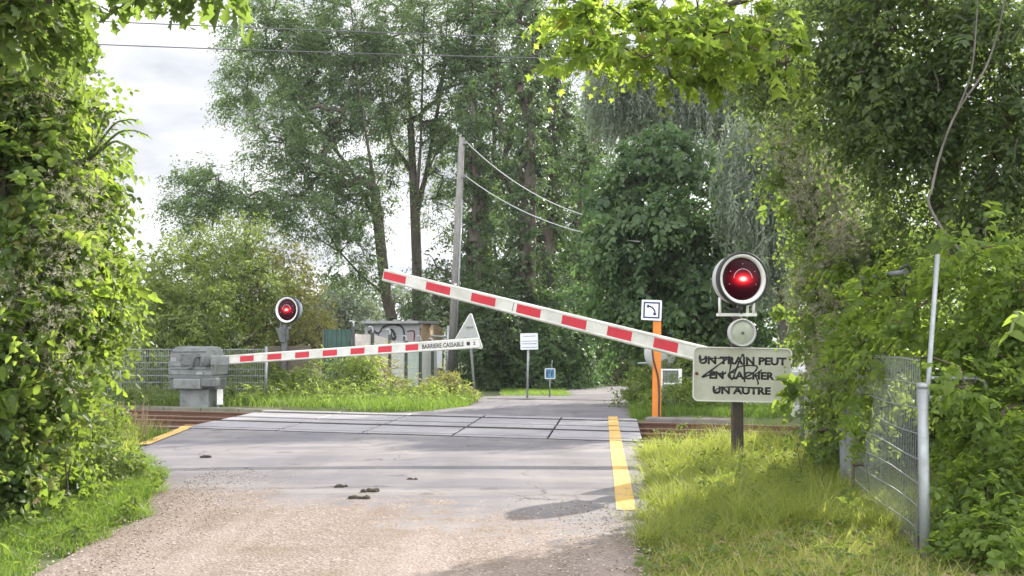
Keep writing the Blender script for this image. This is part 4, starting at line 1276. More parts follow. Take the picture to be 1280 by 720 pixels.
# graffiti shed
D_ = 38.5
q0, q1 = at(456, 405, D_), at(524.5, 406, D_ - 0.8)
sh = empty('shed', (q0.x, q0.y, 0), math.atan2(q1.y - q0.y, q1.x - q0.x), 'grey flat roofed shed wall with black graffiti and a pale wooden end wall', 'shed')
Ls = (Vector((q1.x, q1.y)) - Vector((q0.x, q0.y))).length; Hs = q0.z
m_shed = worn('grey_render', (0.32, 0.325, 0.34), (0.12, 0.12, 0.13), 0.5, 1.5, 0.85)
m_wood, nt, b = new_mat('pale_planks')
c = pos_coord(nt); mpn = N(nt, 'ShaderNodeMapping'); mpn.inputs['Scale'].default_value = (0.4, 0.4, 6); nt.links.new(c, mpn.inputs[0])
nt.links.new(mixrgb(nt, (0.46, 0.30, 0.18), (0.68, 0.50, 0.34), noise(nt, 3, 5, 0.6, mpn.outputs[0])), b.inputs['Base Color']); b.inputs['Roughness'].default_value = 0.8
mb = MB(); mb.box((Ls / 2, 0.06, Hs / 2), (Ls, 0.12, Hs)); wl = mb.build('wall', m_shed, sh)
mb = MB()
def zs(zx, zy): return Vector(((zx / 6.547 + 420 - 456) / 68.5 * Ls, 0, Hs - (zy / 6.547 + 390 - 405) * mpp(D_)))
for pts_, w_ in (([(262, 165), (300, 150), (335, 172), (362, 165), (385, 128), (450, 105), (520, 110), (556, 150), (560, 235)], .07), ([(432, 150), (462, 150), (488, 200), (480, 222), (458, 205), (446, 165)], .09), ([(585, 160), (640, 160), (640, 235)], .05), ([(350, 170), (350, 240)], .05), ([(262, 165), (300, 190), (300, 240)], .06)):
    stroke(mb, [(v.x, v.z) for v in smooth_path([zs(*q) for q in pts_], 6)], w_, 0.004)
mb.build('graffiti', m_ink, wl)
mb = MB(); stroke(mb, [(v.x, v.z) for v in [zs(590, 200), zs(660, 200)]], 0.45, 0.002); mb.build('pink_patch', worn('faded_pink_paint', (0.35, 0.26, 0.28), (0.2, 0.17, 0.18), 0.4, 4), wl)
mb = MB(); mb.box((Ls / 2, 0.6, Hs + 0.05), (Ls + .1, 1.6, 0.09), bevel=0.01)
for k in range(4): mb.box((Ls * (k + .4) / 4, -0.1, Hs + 0.12), (0.16, 0.12, 0.05), bevel=0.01)
mb.build('roof', worn('grey_roofing', (0.30, 0.30, 0.30), (0.15, 0.15, 0.14), 0.4, 4, 0.8), sh)
e1 = at(552, 410, 40.6); e0 = Vector((q1.x, q1.y, 0)); eu = (Vector((e1.x, e1.y, 0)) - e0)
Le = eu.length; Me = inv0 = Matrix.Rotation(-sh.rotation_euler.z, 4, 'Z')
a3 = Me @ (e0 - sh.location + Vector((0.03, 0, 0))); b3 = Me @ (e0 + eu - sh.location)
zA, zB = at(0, 402, D_ - .8).z, at(0, 409.5, 40.6).z
mb = MB(); nr_ = Vector((0.0, 0.1, 0))
A = [a3, b3, b3 + Vector((0, 0, zB)), a3 + Vector((0, 0, zA))]; mb.add(A + [v + nr_ for v in A], [[0, 1, 2, 3], [7, 6, 5, 4], [0, 4, 5, 1], [1, 5, 6, 2], [2, 6, 7, 3], [3, 7, 4, 0]])
ew = mb.build('end_wall', m_wood, sh)
mb = MB()
mb.tube([a3 + Vector((0, -.04, zA - .25)), b3 + Vector((0, -.04, zB - .22))], 0.03, 6); mb.box(a3.lerp(b3, 0.66) + Vector((0, -.06, zB / 2)), (0.05, 0.05, zB), bevel=.004)
mb.build('wall_batten', m_fpost, ew)

# ------------------------------------------------------------------ wire mesh fence across the tracks (left)
def mesh_fence(name, a, b_, h, lab, npanel, mat, wire_gap=0.055, r=0.0045, post_r=0.03, grp=None, posts=True, rows=8):
    a, b_ = Vector((a.x, a.y, 0)), Vector((b_.x, b_.y, 0))
    L = (b_ - a).length
    root = empty(name, a, math.atan2((b_ - a).y, (b_ - a).x), lab, 'fence', grp)
    for k in range(npanel):
        x0, x1 = L * k / npanel, L * (k + 1) / npanel
        mb = MB()
        n = int((x1 - x0) / wire_gap)
        P0, P1 = [], []
        for q in range(n + 1):
            x = x0 + 0.03 + (x1 - x0 - 0.06) * q / n
            P0.append((x, 0, 0.03)); P1.append((x, 0.0, h))
        nv = len(P0)
        for q in range(rows + 1):
            z = 0.06 + (h - 0.08) * q / rows
            P0.append((x0 + .02, 0.008, z)); P1.append((x1 - .02, 0.008, z))
        R = np.array([r] * nv + [r * 1.45] * (rows + 1))
        V, Fl, T = segs_arrays(P0, P1, R, R, 5)
        link('mesh_panel', np_mesh('mesh_panel', V, Fl, T), mat, root)
    for k in range(npanel + 1):
        mb = MB(); mb.tube([(L * k / npanel, 0.03, -0.1), (L * k / npanel, 0.03, h + 0.05)], post_r, 10)
        mb.build('fence_post', mat, root)
    return root
a_, b2 = at(60, 505, 27.6), at(332, 505, 27.3)
mesh_fence('mesh_fence', a_, b2, 1.36, 'galvanised wire mesh fence behind the grey barrier machine', 3, m_galv, 0.06, 0.006, 0.032)

# ------------------------------------------------------------------ wire mesh fence on the right verge with two round posts
pA, pB = gp(1157, 722), gp(1058, 628)
rf = empty('mesh_fence', (pB.x, pB.y, 0), math.atan2(pA.y - pB.y, pA.x - pB.x), 'wire mesh fence panel between two round galvanised posts swallowed by the right hedge', 'fence')
rf['label'] = 'wire mesh fence panel between two round galvanised posts swallowed by the vines'
L_ = (Vector((pA.x, pA.y)) - Vector((pB.x, pB.y))).length
zA = at(1160, 482, pA.y).z
mb = MB(); mb.tube([(L_, 0, -0.2), (L_, 0, zA)], 0.036, 18); mb.lathe([(0.036, 0), (0.041, 0.004), (0.041, 0.03), (0.026, 0.04), (0, 0.043)], (L_, 0, zA - .02), (0, 0, 1), 18)
mb.build('fence_post', m_galv, rf)
zB = at(1058, 575, pB.y).z + 0.5
mb = MB(); mb.tube([(0, 0, -0.2), (0, 0, zB)], 0.06, 16); mb.build('fence_post', m_galvd, rf)
hz = 1.5
P0, P1, R = [], [], []
n_ = int(L_ / 0.062)
for k in range(n_ + 1):
    x = 0.08 + (L_ - 0.16) * k / n_
    P0.append((x, 0, 0.05)); P1.append((x, 0, hz)); R.append(0.0022)
for k in range(9):
    z = 0.12 + k * (hz - .14) / 8
    for q in range(6):
        x0_, x1_ = 0.05 + (L_ - .1) * q / 6, 0.05 + (L_ - .1) * (q + 1) / 6
        P0.append((x0_, -.006, z + 0.012 * math.sin(q * 1.3 + k))); P1.append((x1_, -.006, z + 0.012 * math.sin((q + 1) * 1.3 + k))); R.append(0.0052)
R = np.array(R); V, Fl, T = segs_arrays(P0, P1, R, R, 5)
link('mesh_panel', np_mesh('mesh_panel', V, Fl, T), m_galv, rf)
mb = MB(); mb.tube(smooth_path([(0.0, -0.05, 0.06), (L_ * .3, -0.07, 0.02), (L_ * .7, -0.06, 0.05), (L_ - .02, -0.07, 0.03)], 5), 0.016, 8); mb.build('bottom_rail', m_galv, rf)
# thin pole rising behind the fence post
t0, t1 = at(1161, 470, pA.y + 0.16), at(1172, 318, pA.y + 0.16)
tp = empty('steel_pole', (t0.x, t0.y, 0), 0, 'thin galvanised pole rising above the round fence post into the leaves', 'pole')
mb = MB(); d_ = (t1 - t0); foot = t0 - d_ * ((t0.z + 0.1) / d_.z)
mb.tube([foot - Vector((t0.x, t0.y, 0)), t1 - Vector((t0.x, t0.y, 0))], 0.017, 12); mb.build('shaft', m_galv, tp)
# stay tube sticking out of the vines with a black strap
s0, s1 = at(1078, 347, 10.2), at(1132, 340, 9.2)
st_ = empty('stay_tube', s0, 0, 'grey steel tube poking out of the vines with a black strap', 'tube')
mb = MB(); mb.tube([(0, 0, 0), tuple(s1 - s0)], 0.022, 12); mb.build('tube', m_galvd, st_)
mb = MB(); v_ = s1 - s0
mb.tube(smooth_path([v_ + Vector((-.06, -.03, .02)), v_ + Vector((.0, -.04, .05)), v_ + Vector((.03, -.03, -.02)), v_ + Vector((-.02, -.03, -.12)), v_ + Vector((-.02, -.02, -.2))], 6), 0.013, 8); mb.build('strap', m_black, st_)
# bent gate tube to the right
g0 = at(1196, 473, 8.6)
bt = empty('bent_gate_tube', (g0.x, g0.y, 0), math.radians(-6), 'bent galvanised gate tube showing among the bright leaves beside the post', 'gate')
zz_ = g0.z
mb = MB(); mb.tube(smooth_path([(-.2, 0.02, zz_), (0.13, 0, zz_), (0.19, 0, zz_ - .015), (0.215, 0, zz_ - .06), (0.20, 0, zz_ - .12), (0.14, 0, zz_ - .14), (-.2, 0.02, zz_ - .15)], 6), 0.016, 10)
mb.build('tube', m_galv, bt)
# grey post beside the pale machine
p = gp(1003, 577)
gpst = empty('grey_post', p, 0, 'slim grey post in the grass below the right edge of the graffiti panel', 'post')
gpst['label'] = 'slim grey steel post in the tall grass between the graffiti panel and the vines'
mb = MB(); mb.box((0, 0, 0.42), (0.055, 0.05, 1.0), bevel=0.006); mb.build('post', m_galvd, gpst)

# ------------------------------------------------------------------ lumps lying on the road
m_clod = worn('dark_clod', (0.035, 0.028, 0.02), (0.08, 0.06, 0.04), 0.5, 30, 0.95)
clods = [((429, 611), 0.05, 'flattened dark lump of dung, the left one of the pair near mid road'), ((450, 625.5), 0.055, 'larger dark lump of dung in the gravel'), ((469, 617), 0.06, 'long thin dark lump of dung on the gravel'), ((516, 601.5), 0.035, 'small black lump alone on the asphalt near the arm shadow'),
         ((257, 573), 0.045, 'small flat dark lump near the left edge of the asphalt')]
clods[0] = (clods[0][0], clods[0][1], 'flattened pale edged lump of dung, upper left of the cluster on the gravel')
for (pp, r_, lab) in clods:
    p = gp(*pp); mb = MB()
    for k in range(5):
        bm = bmesh.new(); bmesh.ops.create_icosphere(bm, subdivisions=2, radius=r_ * random.uniform(.5, .9))
        for v in bm.verts: v.co *= 1 + 0.25 * math.sin(v.co.x * 90 + k) * math.cos(v.co.y * 70)
        o_ = Vector((random.uniform(-1.3, 1.3) * r_ * (1.6 if 'long' in lab else 1), random.uniform(-.5, .5) * r_, r_ * .22))
        bm.verts.index_update()
        mb.add([Vector((v.co.x, v.co.y, v.co.z * .55)) + o_ for v in bm.verts], [[v.index for v in f.verts] for f in bm.faces], 0, True); bm.free()
    o = mb.build('dung_lump', m_clod, None, (p.x, p.y, 0.015)); tag(o, lab, 'dung', 'dark lumps lying on the road')
# ================================================================== plants
ml_ash = leaf_mat('ash_leaves', (0.05, 0.085, 0.036), (0.105, 0.15, 0.068), (0.30, 0.46, 0.14), 0.5)
ml_dark = leaf_mat('dark_ivy_leaves', (0.03, 0.058, 0.025), (0.07, 0.105, 0.042), (0.17, 0.28, 0.07), 0.38, 0.4)
ml_poplar = leaf_mat('poplar_leaves', (0.045, 0.085, 0.038), (0.10, 0.145, 0.066), (0.26, 0.42, 0.10), 0.46)
ml_bush = leaf_mat('bright_bush_leaves', (0.08, 0.115, 0.03), (0.15, 0.18, 0.06), (0.50, 0.64, 0.13), 0.55)
ml_bushy = leaf_mat('yellowing_bush_leaves', (0.095, 0.11, 0.035), (0.17, 0.16, 0.06), (0.54, 0.54, 0.15), 0.52, c2=(0.2, 0.14, 0.06))
ml_hazel = leaf_mat('hazel_leaves', (0.034, 0.07, 0.03), (0.09, 0.135, 0.055), (0.22, 0.40, 0.10), 0.42)
ml_willow = leaf_mat('willow_leaves', (0.105, 0.145, 0.10), (0.20, 0.25, 0.18), (0.28, 0.38, 0.19), 0.42)
ml_vine = leaf_mat('vine_leaves', (0.06, 0.105, 0.02), (0.13, 0.18, 0.045), (0.50, 0.68, 0.09), 0.55)
ml_hedge = leaf_mat('hedge_leaves', (0.036, 0.07, 0.018), (0.09, 0.13, 0.034), (0.42, 0.60, 0.08), 0.48, c2=(0.18, 0.13, 0.05))
ml_canopy = leaf_mat('canopy_leaves', (0.045, 0.075, 0.026), (0.105, 0.14, 0.052), (0.40, 0.58, 0.10), 0.5, c2=(0.17, 0.12, 0.05))
ml_maple = leaf_mat('maple_leaves', (0.06, 0.11, 0.025), (0.12, 0.165, 0.04), (0.54, 0.72, 0.10), 0.66, c2=(0.25, 0.12, 0.03))
ml_far = leaf_mat('far_tree_leaves', (0.10, 0.14, 0.09), (0.17, 0.20, 0.13), (0.3, 0.4, 0.2), 0.4)  # leaf colour made paler to paint in the haze of distance
ml_under = leaf_mat('undergrowth_leaves', (0.035, 0.05, 0.022), (0.075, 0.085, 0.04), (0.16, 0.22, 0.06), 0.35)
ml_weed = leaf_mat('weed_leaves', (0.06, 0.10, 0.02), (0.13, 0.17, 0.04), (0.36, 0.50, 0.07), 0.45)
ml_dry = leaf_mat('dry_stalks', (0.16, 0.12, 0.08), (0.32, 0.25, 0.16), (0.3, 0.24, 0.14), 0.25, 0.8, 0.1)
ml_grass = leaf_mat('grass_blades', (0.085, 0.12, 0.03), (0.20, 0.22, 0.07), (0.60, 0.70, 0.11), 0.54, 0.5, 0.3, c2=(0.40, 0.33, 0.17))
ml_elm = leaf_mat('elm_leaves', (0.042, 0.07, 0.03), (0.095, 0.128, 0.055), (0.34, 0.48, 0.11), 0.48)
ml_grassg = leaf_mat('green_grass_blades', (0.06, 0.11, 0.022), (0.13, 0.19, 0.045), (0.40, 0.62, 0.08), 0.5, 0.5, 0.3, c2=(0.33, 0.30, 0.13))
ml_fluff = leaf_mat('seed_fluff', (0.30, 0.29, 0.21), (0.50, 0.48, 0.38), (0.62, 0.60, 0.44), 0.5, 0.9, 0.05)
mb_grey = bark_mat('grey_bark', (0.075, 0.065, 0.055), (0.20, 0.18, 0.16))
mb_brown = bark_mat('brown_bark', (0.045, 0.035, 0.026), (0.11, 0.09, 0.07))
mb_twig = bark_mat('vine_stems', (0.06, 0.045, 0.03), (0.15, 0.12, 0.09), 20)
mb_green = bark_mat('green_stems', (0.07, 0.10, 0.03), (0.14, 0.17, 0.06), 20)

def path_px(pts, D):
    """trunk centre line from picture columns at a real distance; last number of a point may shift its depth."""
    return [at(p[0], p[1], D + (p[2] if len(p) > 2 else 0)) for p in pts]
def ground_pt(p): return (p.x, p.y, 0.0)

# ------------------------------------------------------------------ ash trees in the middle
D = 46
t = path_px([(493, 480), (490, 400), (483, 370), (478, 330), (473, 280), (468, 235), (458, 170, -1), (447, 100, -1), (440, 20, -1), (430, -80, -1)], D)
limbs = [dict(pts=path_px([(484, 372), (452, 345, -1), (425, 315, -1.5), (400, 300, -2), (372, 294, -2.5), (345, 292, -3), (300, 285, -3)], D), parent='near'),
         dict(pts=path_px([(472, 270), (440, 215, 1), (410, 175, 1), (375, 135, 1), (345, 95, 1)], D), parent='near'),
         dict(pts=path_px([(470, 250), (495, 190, .5), (505, 120, 1), (500, 40, 1)], D), parent='near'),
         dict(pts=path_px([(425, 315, -1.5), (390, 260, -2), (350, 225, -2), (300, 200, -2)], D), parent='near')]
blobs = [(345, 70, 47, 62, 62, 1.8, 1.2), (410, 40, 46, 70, 70, 2, 1.2), (330, 20, 46, 50, 50, 1.6, .7), (400, 130, 46, 70, 60, 2, 1.2), (450, 90, 46, 60, 80, 2, 1.0), (345, 175, 45, 55, 45, 1.6, .8), (415, 215, 45, 60, 50, 1.7, .9),
         (300, 110, 47, 30, 40, 1.2, .45), (260, 240, 43.5, 52, 34, 1.4, .55), (330, 255, 44, 60, 38, 1.5, .75), (400, 275, 44, 48, 34, 1.4, .55), (440, 325, 44.5, 34, 40, 1.2, .38), (245, 265, 43, 36, 24, 1, .3), (480, 20, 46, 50, 80, 2, .7), (420, -60, 46, 110, 60, 2.5, .6), (455, 260, 45, 40, 40, 1.4, .35)]
make_tree('ash_tree', 'large airy ash tree with a forked leaning trunk over the graffiti shed', 'tree', ground_pt(t[0]), [t] + limbs, blobs, 122, 76, 0.62, 0.15, 0.06, ml_ash, mb_brown, gap=0.4, base_r=0.23, group='tall trees beyond the crossing', tip_r=0.006, flat=0.55, up=0.9, droop=0.5)
D = 48
t = path_px([(521, 480), (521, 400), (521, 330), (519, 270), (516, 215), (513, 150), (508, 80), (500, 0), (492, -80)], D)
limbs = [dict(pts=path_px([(519, 280), (532, 220, .5), (545, 150, .5), (556, 80, .5), (560, 0, .5)], D), parent='near'),
         dict(pts=path_px([(518, 250), (526, 180, -.5), (528, 100, -.5), (530, 10, -.5)], D), parent='near'),
         dict(pts=path_px([(532, 215, .5), (560, 160, 1), (585, 110, 1), (600, 50, 1)], D), parent='near'),
         dict(pts=path_px([(516, 230), (490, 180, .5), (478, 120, .5), (470, 60, .5)], D), parent='near')]
blobs = [(510, 40, 48, 55, 70, 2, .9), (560, 30, 48, 60, 60, 2, 1.0), (590, 90, 48, 45, 50, 1.6, .8), (545, 130, 48, 50, 50, 1.6, .8), (500, 150, 48, 40, 50, 1.5, .55), (565, 200, 48, 40, 45, 1.4, .6), (490, 220, 48, 34, 34, 1.2, .3), (550, 265, 48, 30, 30, 1.1, .28), (540, -50, 48, 80, 60, 2, .6), (470, 110, 48, 30, 60, 1.5, .35), (600, 30, 48.5, 40, 60, 1.6, .6)]
make_tree('ash_tree', 'slender many stemmed ash tree standing straight behind the raised arm tip', 'tree', ground_pt(t[0]), [t] + limbs, blobs, 108, 72, 0.6, 0.15, 0.06, ml_ash, mb_brown, gap=0.4, base_r=0.22, group='tall trees beyond the crossing', tip_r=0.006, flat=0.55, up=0.9, droop=0.5)

# ------------------------------------------------------------------ tall darker trees and ivy columns right of the pole
def column_tree(name, label, px, D, y_top, rpx, lm, kink=0, group=None, dens=1.0, L=0.13, top_crown=None, bm=mb_brown, outward=0.7):
    t = path_px([(px, 485), (px + kink * .3, 400), (px + kink * .5, 280), (px + kink * .8, 150), (px + kink, y_top)], D)
    blobs = []
    y = 470; k = 0
    while y > y_top:
        u = (470 - y) / (470 - y_top)
        rr = rpx * (1.15 - 0.45 * u) * random.uniform(.8, 1.25)
        blobs.append((px + kink * u + random.uniform(-5, 5), y, D, rr, 32, rr * mpp(D), .5 * dens * rr / rpx)); y -= 30
    if top_crown: blobs += top_crown
    return make_tree(name, label, 'tree', ground_pt(t[0]), [t], blobs, 34, 46, 0.36, L, L * .75, lm, bm, base_r=0.26, group=group, up=0.25, outward=outward, flat=0.9, droop=0.6, tint_c=0.2)
column_tree('ivy_clad_tree', 'straight trunk wrapped in dark ivy right of the utility pole wires', 655, 37, -60, 26, ml_dark, 12, 'ivy clad trunks', 1.1)
column_tree('ivy_clad_tree', 'thinner ivy wrapped trunk leaning right with sky showing beside its top', 672, 40, 60, 17, ml_dark, 26, 'ivy clad trunks', 1.0)
column_tree('ivy_clad_tree', 'dark ivy wrapped trunk standing right behind the utility pole', 597, 40, 130, 20, ml_dark, -6, 'ivy clad trunks', 1.0)
D = 46
def bg_tree(name, label, px, D, blobs, lm, dens=40, per=52, L=0.17, W=0.09, spread=0.75, base_r=0.22, group='background trees', bm=mb_brown, shape='rhomb', up=0.7, **kw):
    t = path_px([(px, 488), (px + 3, 400), (px - 4, 300), (px + 6, 180), (px, 60)], D)
    ymin = min(b[1] for b in blobs)
    t = [t[0]] + [q for q in t[1:] if q.z < at(0, ymin, D).z + .5]
    return make_tree(name, label, 'tree', ground_pt(t[0]), [t], blobs, dens, per, spread, L, W, lm, bm, shape=shape, base_r=base_r, group=group, up=up, **kw)
bg_tree('poplar_tree', 'tall grey green poplar crown rising behind the utility pole', 612, 47, [(615, 30, 47, 55, 60, 2, 1.2), (625, 110, 47, 48, 60, 2, 1.1), (610, 190, 47, 36, 50, 1.6, .8), (640, -40, 47, 60, 60, 2, .8), (600, 260, 47, 26, 50, 1.5, .5), (650, 150, 49, 34, 70, 1.6, 1.0), (635, 230, 49, 40, 60, 1.6, 1.0), (660, 60, 50, 34, 60, 1.6, .8)], ml_poplar, dens=58, tint_c=0.2, tint_mid=0.35)
bg_tree('lime_tree', 'light green tree filling the space between the ivy trunks and the dark hazel', 725, 44, [(722, 165, 44, 34, 55, 1.6, .9), (735, 245, 44, 48, 60, 2, 1.2), (712, 320, 44, 50, 55, 2, 1.0), (745, 330, 43, 50, 60, 2, 1.0), (735, 400, 43, 48, 50, 2, .9), (770, 180, 44, 40, 50, 1.6, .8)], ml_hazel, tint_mid=0.6)
bg_tree('lime_tree', 'mid green tree low between the utility pole and the ivy trunk', 622, 45, [(622, 290, 45, 30, 50, 1.6, .8), (630, 350, 45, 40, 50, 1.8, .9), (610, 400, 45, 40, 50, 1.8, .7), (690, 240, 46, 26, 60, 1.4, .7), (690, 350, 45, 34, 60, 1.6, .8)], ml_poplar, tint_mid=0.5)
bg_tree('dark_shrub_tree', 'dark bushy tree behind the foot of the utility pole and the shed', 565, 44, [(565, 370, 44, 40, 40, 1.6, .9), (545, 330, 45, 22, 28, 1.2, .3), (540, 410, 44, 40, 40, 1.6, .8), (590, 330, 44, 22, 50, 1.2, .6), (595, 420, 42, 30, 50, 1.2, .8)], ml_dark, L=0.15)
bg_tree('willow_tree', 'tall silvery tree at the top of the picture between poplar and maple leaves', 735, 48, [(700, 30, 48, 60, 55, 2, 1.1), (760, 40, 48, 60, 60, 2, 1.1), (720, -30, 48, 90, 50, 2, .9), (690, 95, 48, 22, 40, 1.2, .35), (780, 100, 48, 50, 50, 2, .9)], ml_willow, L=0.2, W=0.045, up=0.2, droop=0.9)
bg_tree('lime_tree', 'dense tree standing behind the ivy clad trunks, closing the sky between them', 680, 55, [(650, 380, 55, 50, 60, 2, 1.2), (700, 300, 55, 50, 60, 2, 1.2), (640, 250, 55, 34, 60, 2, .9), (680, 420, 55, 60, 50, 2, 1.2), (760, 300, 56, 60, 90, 2, 1.4), (760, 430, 55, 60, 60, 2, 1.3), (720, 220, 56, 36, 50, 2, .8)], ml_poplar, L=0.2, W=0.12, tint_mid=0.4)
bg_tree('lime_tree', 'tree beyond the bend of the lane behind the brownish undergrowth', 800, 52, [(790, 420, 52, 60, 60, 2, 1.3), (750, 460, 52, 50, 40, 2, 1.0), (830, 350, 52, 60, 70, 2, 1.2), (700, 460, 52, 50, 36, 1.6, .9), (880, 420, 50, 60, 80, 2, 1.2)], ml_under, L=0.18, W=0.11)
# ------------------------------------------------------------------ ivy thicket by the far lane
def thicket(name, label, blobs, lm, dens, per, L, W, base_px, D, spread=0.42, cat='shrub', group=None, shape='rhomb', tint_mid=0.45, up=0.5, bm=mb_brown, outward=0.8, tint_c=0.22, nstem=5, base_r=0.06, tip_r=0.008, gap=0.3):
    b0 = gp(base_px[0], base_px[1]) if D is None else at(base_px[0], base_px[1], D); b0 = Vector((b0.x, b0.y, 0))
    trunks = []
    for k in range(nstem):
        q = b0 + Vector((random.uniform(-.5, .5), random.uniform(-.3, .3), 0))
        trunks.append([q, q + Vector((random.uniform(-.15, .15), random.uniform(-.1, .1), 0.5))])
    return make_tree(name, label, cat, tuple(b0), trunks, blobs, dens, per, spread, L, W, lm, bm, shape=shape, base_r=base_r, tip_r=tip_r, group=group, up=up, outward=outward, tint_mid=tint_mid, tint_c=tint_c, crown='foliage', wood='stems', flat=0.85, gap=gap)
thicket('ivy_thicket', 'dark ivy thicket behind the back of the triangular sign', [(605, 450, 35.5, 22, 45, .9, .9), (622, 420, 36, 34, 50, 1.2, 1.3), (640, 460, 36, 22, 36, .8, .7), (620, 370, 37, 34, 40, 1.2, 1.0), (600, 400, 37, 24, 50, 1, .8)], ml_dark, 70, 46, 0.11, 0.09, (615, 487), 36, group='ivy thickets by the far lane')
thicket('ivy_thicket', 'ivy thicket with paler leaves around the small blue sign', [(690, 440, 36, 40, 45, 1, 1.4), (720, 450, 36.5, 32, 42, 1, 1.1), (675, 470, 35, 24, 26, .6, .6), (715, 395, 37.5, 40, 36, 1.2, 1.0), (740, 420, 38, 26, 50, 1, .8), (700, 480, 35.5, 36, 14, .6, .5), (665, 400, 37, 24, 60, 1, .8)], ml_hazel, 70, 46, 0.11, 0.085, (695, 486), 36.5, group='ivy thickets by the far lane')
thicket('undergrowth_bank', 'dull brownish undergrowth closing the end of the lane', [(770, 440, 43, 44, 46, 1.4, 1.1), (800, 400, 43, 40, 50, 1.4, 1.0), (750, 465, 43.5, 40, 26, 1.2, .8), (790, 470, 42, 36, 24, 1, .7), (830, 440, 42, 40, 50, 1.4, .9), (740, 480, 45, 40, 16, 1, .6), (720, 470, 43, 34, 22, .9, .7), (765, 480, 40.5, 30, 14, .6, .7), (795, 476, 38.5, 26, 20, .6, .7), (735, 482, 42, 26, 10, .5, .5)], ml_under, 62, 44, 0.12, 0.08, (775, 482), 43)

# ------------------------------------------------------------------ hazel and weeping willow, right of the lane
D = 29.5
t = path_px([(860, 500), (856, 420), (850, 330), (845, 240), (842, 170)], D)
limbs = [dict(pts=path_px([(855, 400), (810, 330, -.6), (775, 280, -.8)], D), parent='near'), dict(pts=path_px([(850, 340), (890, 280, -.5), (910, 220, -.5)], D), parent='near')]
blobs = [(770, 245, 29, 32, 34, 1, .7), (810, 210, 29, 42, 36, 1.1, .9), (850, 190, 29.5, 46, 34, 1.1, .9), (775, 310, 28.6, 42, 44, 1.1, 1.1), (825, 290, 28.3, 50, 50, 1.2, 1.3), (885, 260, 29, 48, 50, 1.2, 1.1), (780, 370, 28.8, 38, 40, 1, .9), (835, 370, 28.2, 52, 46, 1.2, 1.2), (890, 350, 28.5, 50, 56, 1.2, 1.1), (850, 430, 28.4, 54, 40, 1.1, 1.0), (905, 430, 28.6, 46, 44, 1.1, .8), (950, 420, 28.8, 46, 60, 1.1, .9), (790, 430, 29, 26, 30, .7, .35), (940, 300, 29.5, 40, 60, 1.1, .8)]
make_tree('hazel_tree', 'dark hazel with big drooping leaves behind the orange post', 'tree', ground_pt(t[0]), [t] + limbs, blobs, 62, 40, 0.5, 0.17, 0.12, ml_hazel, mb_brown, shape='ovate', base_r=0.16, group=None, up=0.9, droop=0.7, flat=0.45, outward=0.6, tint_c=0.24)

def willow(label, px, D, tops, nstr, lm, Lmin=0.7, Lmax=2.4):
    t = path_px([(px, 500), (px, 380), (px - 5, 260), (px - 10, 140), (px - 8, 70)], D)
    base = ground_pt(t[0])
    root = empty('weeping_willow', base, 0, label, 'tree', 'weeping willows')
    C, O, I = blob_points(tops, nstr)
    segs = grow([t], C, tip_r=0.008, base_r=0.25)
    P0, P1, R0, R1 = [list(s) for s in segs]
    LP, LN, LD, LT = [], [], [], []
    for k in range(len(C)):
        for q in range(3):
            p = C[k] + rng.normal(size=3) * 0.25
            h = rng.uniform(Lmin, Lmax); n = int(h / 0.05)
            sw = rng.normal(size=3) * 0.12 + O[k] * 0.22
            u = np.arange(n) / n
            pts = p[None] + np.stack([sw[0] * np.sqrt(u), sw[1] * np.sqrt(u), -h * u + 0.15 * np.sin(u * 3)], 1) + rng.normal(size=(n, 3)) * 0.012
            for a in range(0, n - 4, 4):
                P0.append(pts[a]); P1.append(pts[a + 4]); R0.append(0.004); R1.append(0.003)
            LP.append(pts); d = rng.normal(size=(n, 3)) * 0.55 + np.array([0, 0, -1.0]); LD.append(d)
            LN.append(rng.normal(size=(n, 3))); LT.append(np.clip(rng.normal(0.5, .22) + rng.normal(size=n) * .15, 0, 1))
    LP, LN, LD, LT = map(np.concatenate, (LP, LN, LD, LT))
    link('trunk', wood_mesh('trunk', (np.array(P0), np.array(P1), np.array(R0), np.array(R1)), base), mb_grey, root)
    n = len(LP)
    V, Fl, T, nf = leaf_arrays(LP, unit(LN), unit(LD), 0.15 * (0.7 + .6 * rng.random(n)), 0.042, 'rhomb')
    link('crown', np_mesh('crown', V - np.array(base), Fl, T, np.repeat(LT, nf)), lm, root)
willow('grey green weeping willow arching over the dark hazel', 905, 32, [(790, 95, 32, 50, 24, 1.2, 1.0), (840, 85, 32, 50, 30, 1.4, 1.2), (890, 95, 32, 50, 40, 1.4, 1.2), (930, 120, 31.5, 50, 40, 1.4, 1.0), (780, 130, 32, 40, 20, 1, .6), (860, 130, 31.5, 60, 20, 1.2, .8), (760, 110, 32, 30, 20, 1, .5)], 110, ml_willow, 0.4, 1.3)
willow('silvery weeping willow hanging behind the red lamp by the vines', 985, 27, [(935, 190, 26.5, 34, 26, .9, .8), (965, 170, 26.5, 40, 40, 1, 1.0), (1000, 180, 26.5, 40, 40, 1, .8), (950, 260, 26.2, 36, 30, .9, .9), (985, 270, 26.2, 34, 40, .9, .9), (925, 225, 26.3, 26, 20, .8, .5), (970, 330, 26, 36, 30, .8, .7)], 80, ml_willow, 0.4, 1.3)

